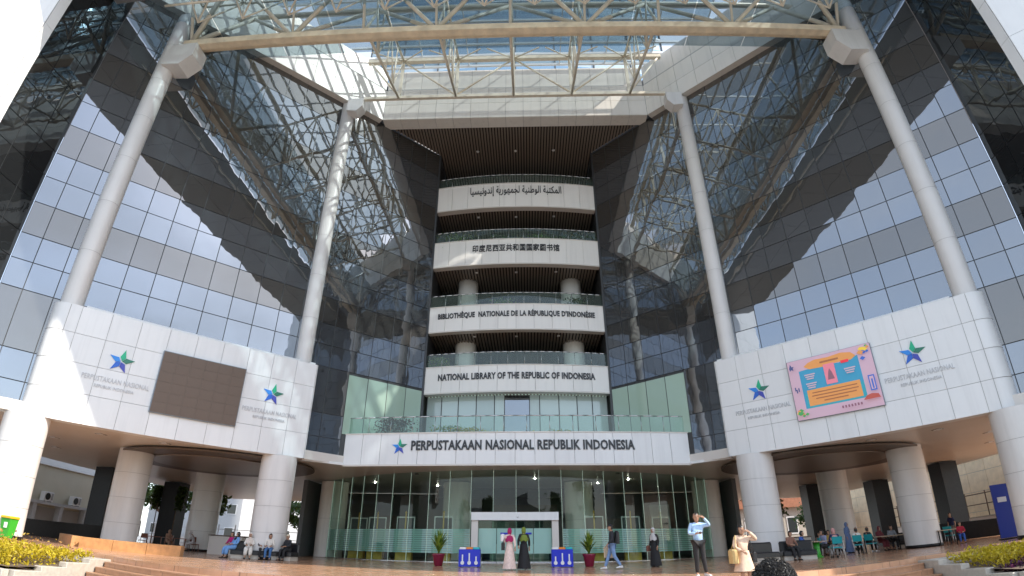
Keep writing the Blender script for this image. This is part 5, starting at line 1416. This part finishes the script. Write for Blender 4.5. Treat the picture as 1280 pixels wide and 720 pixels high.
# pair walking in
def walk(p, s=.22, ph=1):
    p['kn'] = [V(-.09, -.14 * ph, .48), V(.09, .06 * ph, .48)]; p['an'] = [V(-.09, -s * ph, .09), V(.09, s * ph, .12)]; p['toe'] = [V(-.1, -s * ph - .15, .04), V(.1, s * ph - .13, .045)]
    p['wr'] = [V(-.24, .12 * ph, .90), V(.24, -.20 * ph, .92)]; p['el'] = [V(-.235, .08 * ph, 1.10), V(.235, -.02 * ph, 1.09)]
    return p
pw = walk(stand_pose(), .12)
person((-.05, 23.6, 0), PI, 1.56, 'woman in a magenta headscarf and pale pink dress walking to the door', pw, dress=('pale_pink_cloth', (.74, .58, .52)), hijab=('magenta_cloth', (.34, .01, .10)), shoe=(.7, .65, .6),
       extra=[('shoulder_bag', bag((.28, 0, .95), (.14, .30, .32), [(.27, -.1, 1.1), (.17, 0, 1.42), (.27, .1, 1.1)]), M['leather']), ('paper_bag', bag((.30, -.08, 1.30), (.16, .22, .30)), M['whitepaint'])])
person((.52, 23.9, 0), PI + .1, 1.60, 'woman in an olive green headscarf and black dress walking to the door', walk(stand_pose(), .12, -1), dress=('black_dress_cloth', (.015, .015, .017)), hijab=('olive_cloth', (.16, .22, .03)), shoe=(.6, .6, .6))
# backpacker
p = walk(stand_pose(), .30); p['wr'][0] = V(-.24, -.10, .88)
person((4.1, 24.0, 0), -PI / 2, 1.70, 'man with a black cap, jacket and backpack walking in blue jeans', p, top=('black_jacket_cloth', (.022, .024, .030)), bottom=('blue_denim', (.20, .32, .55)), cap=('black_cap_cloth', (.015, .015, .018)), shoe=(.7, .7, .7),
       extra=[('backpack', bag((0, .21, 1.18), (.32, .18, .48)), M['leather']), ('cloth_bag', bag((-.26, -.12, .62), (.10, .36, .42), [(-.25, -.22, .82), (-.24, -.10, .90), (-.25, -.02, .82)]), cloth('canvas_bag', (.62, .47, .32)))])
person((6.15, 25.5, 0), -.9, 1.58, 'woman in a pale grey headscarf and long black dress standing before the glass', stand_pose(), dress=('black_dress_cloth', (.015, .015, .017)), hijab=('grey_scarf', (.55, .53, .52)), shoe=(.05, .05, .05),
       extra=[('handbag', bag((-.24, -.14, .78), (.10, .26, .24), [(-.24, -.2, .9), (-.24, -.1, .95), (-.24, -.05, .9)]), cloth('brown_bag', (.16, .06, .04)))])
# person in the foreground: only the hair shows
person((1.66, 2.35, -.85), .3, 1.60, 'person close to the camera, only the tousled black hair showing', stand_pose(), top=('grey_shirt', (.25, .26, .28)), bottom=('black_trouser_cloth', (.02, .02, .022)), hair='tousled')
# seated and standing people in the undercrofts
def seated(x, y, rz, label, **k):
    zs = k.pop('z', .50); lean = k.pop('lean', .08)
    return person((x, y, 0), rz, k.pop('H', 1.62), label, sit_pose(lean, zs), group=None, **k)
seated(-14.0, 28.35, -.5, 'person in a long light blue dress reclining on the black bench', lean=-.25, dress=('sky_blue_cloth', (.16, .34, .66)), hijab=('black_scarf', (.02, .02, .02)))
seated(-13.35, 28.75, .4, 'person in white with a pale headscarf on the black bench', dress=('white_cloth', (.72, .68, .62)), hijab=('ivory_scarf', (.70, .62, .55)))
seated(-12.75, 29.0, .5, 'dark haired person in a striped dark top on the black bench', H=1.6, top=('dark_stripe', (.10, .09, .10)), bottom=('black_trouser_cloth', (.02, .02, .022)), hair='long')
seated(-12.35, 28.95, .3, 'person in a white shirt and blue jeans at the middle of the black bench', top=('white_cloth', (.72, .68, .62)), bottom=('blue_denim2', (.06, .16, .36)), hair='long')
seated(-11.5, 29.25, -.3, 'person in black with a cream cap at the end of the black bench', top=('black_jacket_cloth', (.022, .024, .030)), bottom=('black_trouser_cloth', (.02, .02, .022)), cap=('cream_cap', (.62, .52, .38)))
seated(-14.35, 28.9, -.2, 'person in a magenta top behind the light blue dress', top=('magenta_top', (.45, .01, .16)), bottom=('black_trouser_cloth', (.02, .02, .022)), hair='long')
seated(-23.6, 37.5, 1.2, 'person in brown with a tan headscarf at a red-brown table', dress=('tan_cloth', (.40, .24, .17)), hijab=('tan_cloth', (.40, .24, .17)))
seated(-21.0, 36.5, -1.3, 'person in pale grey leaning on a red-brown table', lean=.3, dress=('pale_grey_cloth', (.58, .54, .54)), hijab=('pale_grey_cloth', (.58, .54, .54)))
seated(-24.6, 33.9, .8, 'person in dusty pink sitting low behind the orange ledge', dress=('dusty_pink', (.48, .26, .24)), hijab=('pink_scarf', (.42, .26, .24)))
seated(13.7, 27.7, .9, 'person in a blue shirt at the green pedestal table', top=('royal_blue', (.03, .10, .38)), bottom=('black_trouser_cloth', (.02, .02, .022)), hair='long', shoe=(.6, .6, .6))
seated(15.3, 28.5, -1.3, 'person in a grey blue top across the green pedestal table', top=('grey_blue', (.25, .27, .40)), bottom=('black_trouser_cloth', (.02, .02, .022)), hair='long')
seated(14.35, 25.65, 2.9, 'person in navy with a pink headscarf seen from behind on a teal chair', top=('navy_cloth', (.015, .02, .07)), bottom=('grey_trouser', (.30, .29, .28)), hijab=('rose_scarf', (.50, .26, .24)))
seated(17.0, 28.45, 2.4, 'dark haired person in a white shirt seen from behind on a teal chair', top=('white_cloth', (.72, .68, .62)), bottom=('black_trouser_cloth', (.02, .02, .022)), hair='short')
seated(18.2, 29.5, 2.0, 'person in dark clothes at the long wooden table', top=('black_jacket_cloth', (.022, .024, .030)), bottom=('black_trouser_cloth', (.02, .02, .022)), shoe=(.6, .6, .6))
seated(20.9, 28.75, 2.7, 'person in a pale shirt on a teal chair by a stout pillar', top=('pale_pink_cloth', (.74, .58, .52)), bottom=('black_trouser_cloth', (.02, .02, .022)))
seated(22.6, 28.0, -.6, 'child in red and blue at the square table', H=1.35, top=('red_cloth', (.45, .02, .05)), bottom=('royal_blue', (.03, .10, .38)))
seated(19.6, 30.7, .2, 'person in a maroon headscarf behind the long wooden table', dress=('maroon_cloth', (.16, .03, .04)), hijab=('maroon_cloth', (.16, .03, .04)))
seated(20.3, 30.6, -.3, 'person in a grey shirt behind the long wooden table', top=('grey_shirt', (.25, .26, .28)), bottom=('black_trouser_cloth', (.02, .02, .022)))
seated(16.6, 30.6, .1, 'person in a yellow top behind the table before the shaded pillar', top=('mustard_top', (.40, .26, .05)), bottom=('black_trouser_cloth', (.02, .02, .022)), hair='long')
seated(22.9, 31.1, -.2, 'person in a teal shirt at the end of the long black bench', top=('teal_shirt', (.03, .22, .22)), bottom=('grey_trouser', (.30, .29, .28)))
seated(12.6, 26.45, .1, 'person with dark hair sunk in the black bench beside the round pillar', top=('brown_top', (.26, .13, .09)), bottom=('black_trouser_cloth', (.02, .02, .022)), hair='long')
seated(16.3, 31.0, 0, 'brown haired person peeking over the stone plinth', H=1.5, top=('brown_top', (.26, .13, .09)), bottom=('grey_trouser', (.30, .29, .28)), hair='short')
person((18.3, 31.6, 0), .6, 1.60, 'woman in a light blue headscarf standing behind the seated group', stand_pose(), dress=('dusty_blue', (.16, .24, .44)), hijab=('dusty_blue', (.16, .24, .44)))
person((24.9, 31.6, 0), -1.2, 1.62, 'person in a navy top and shorts standing near the blue banner', stand_pose(), top=('navy_cloth', (.015, .02, .07)), sleeve=.7, bottom=('grey_trouser', (.30, .29, .28)))
person((23.6, 32.4, 0), .4, 1.66, 'person in black standing behind the square table', stand_pose(), top=('black_jacket_cloth', (.022, .024, .030)), bottom=('black_trouser_cloth', (.02, .02, .022)))
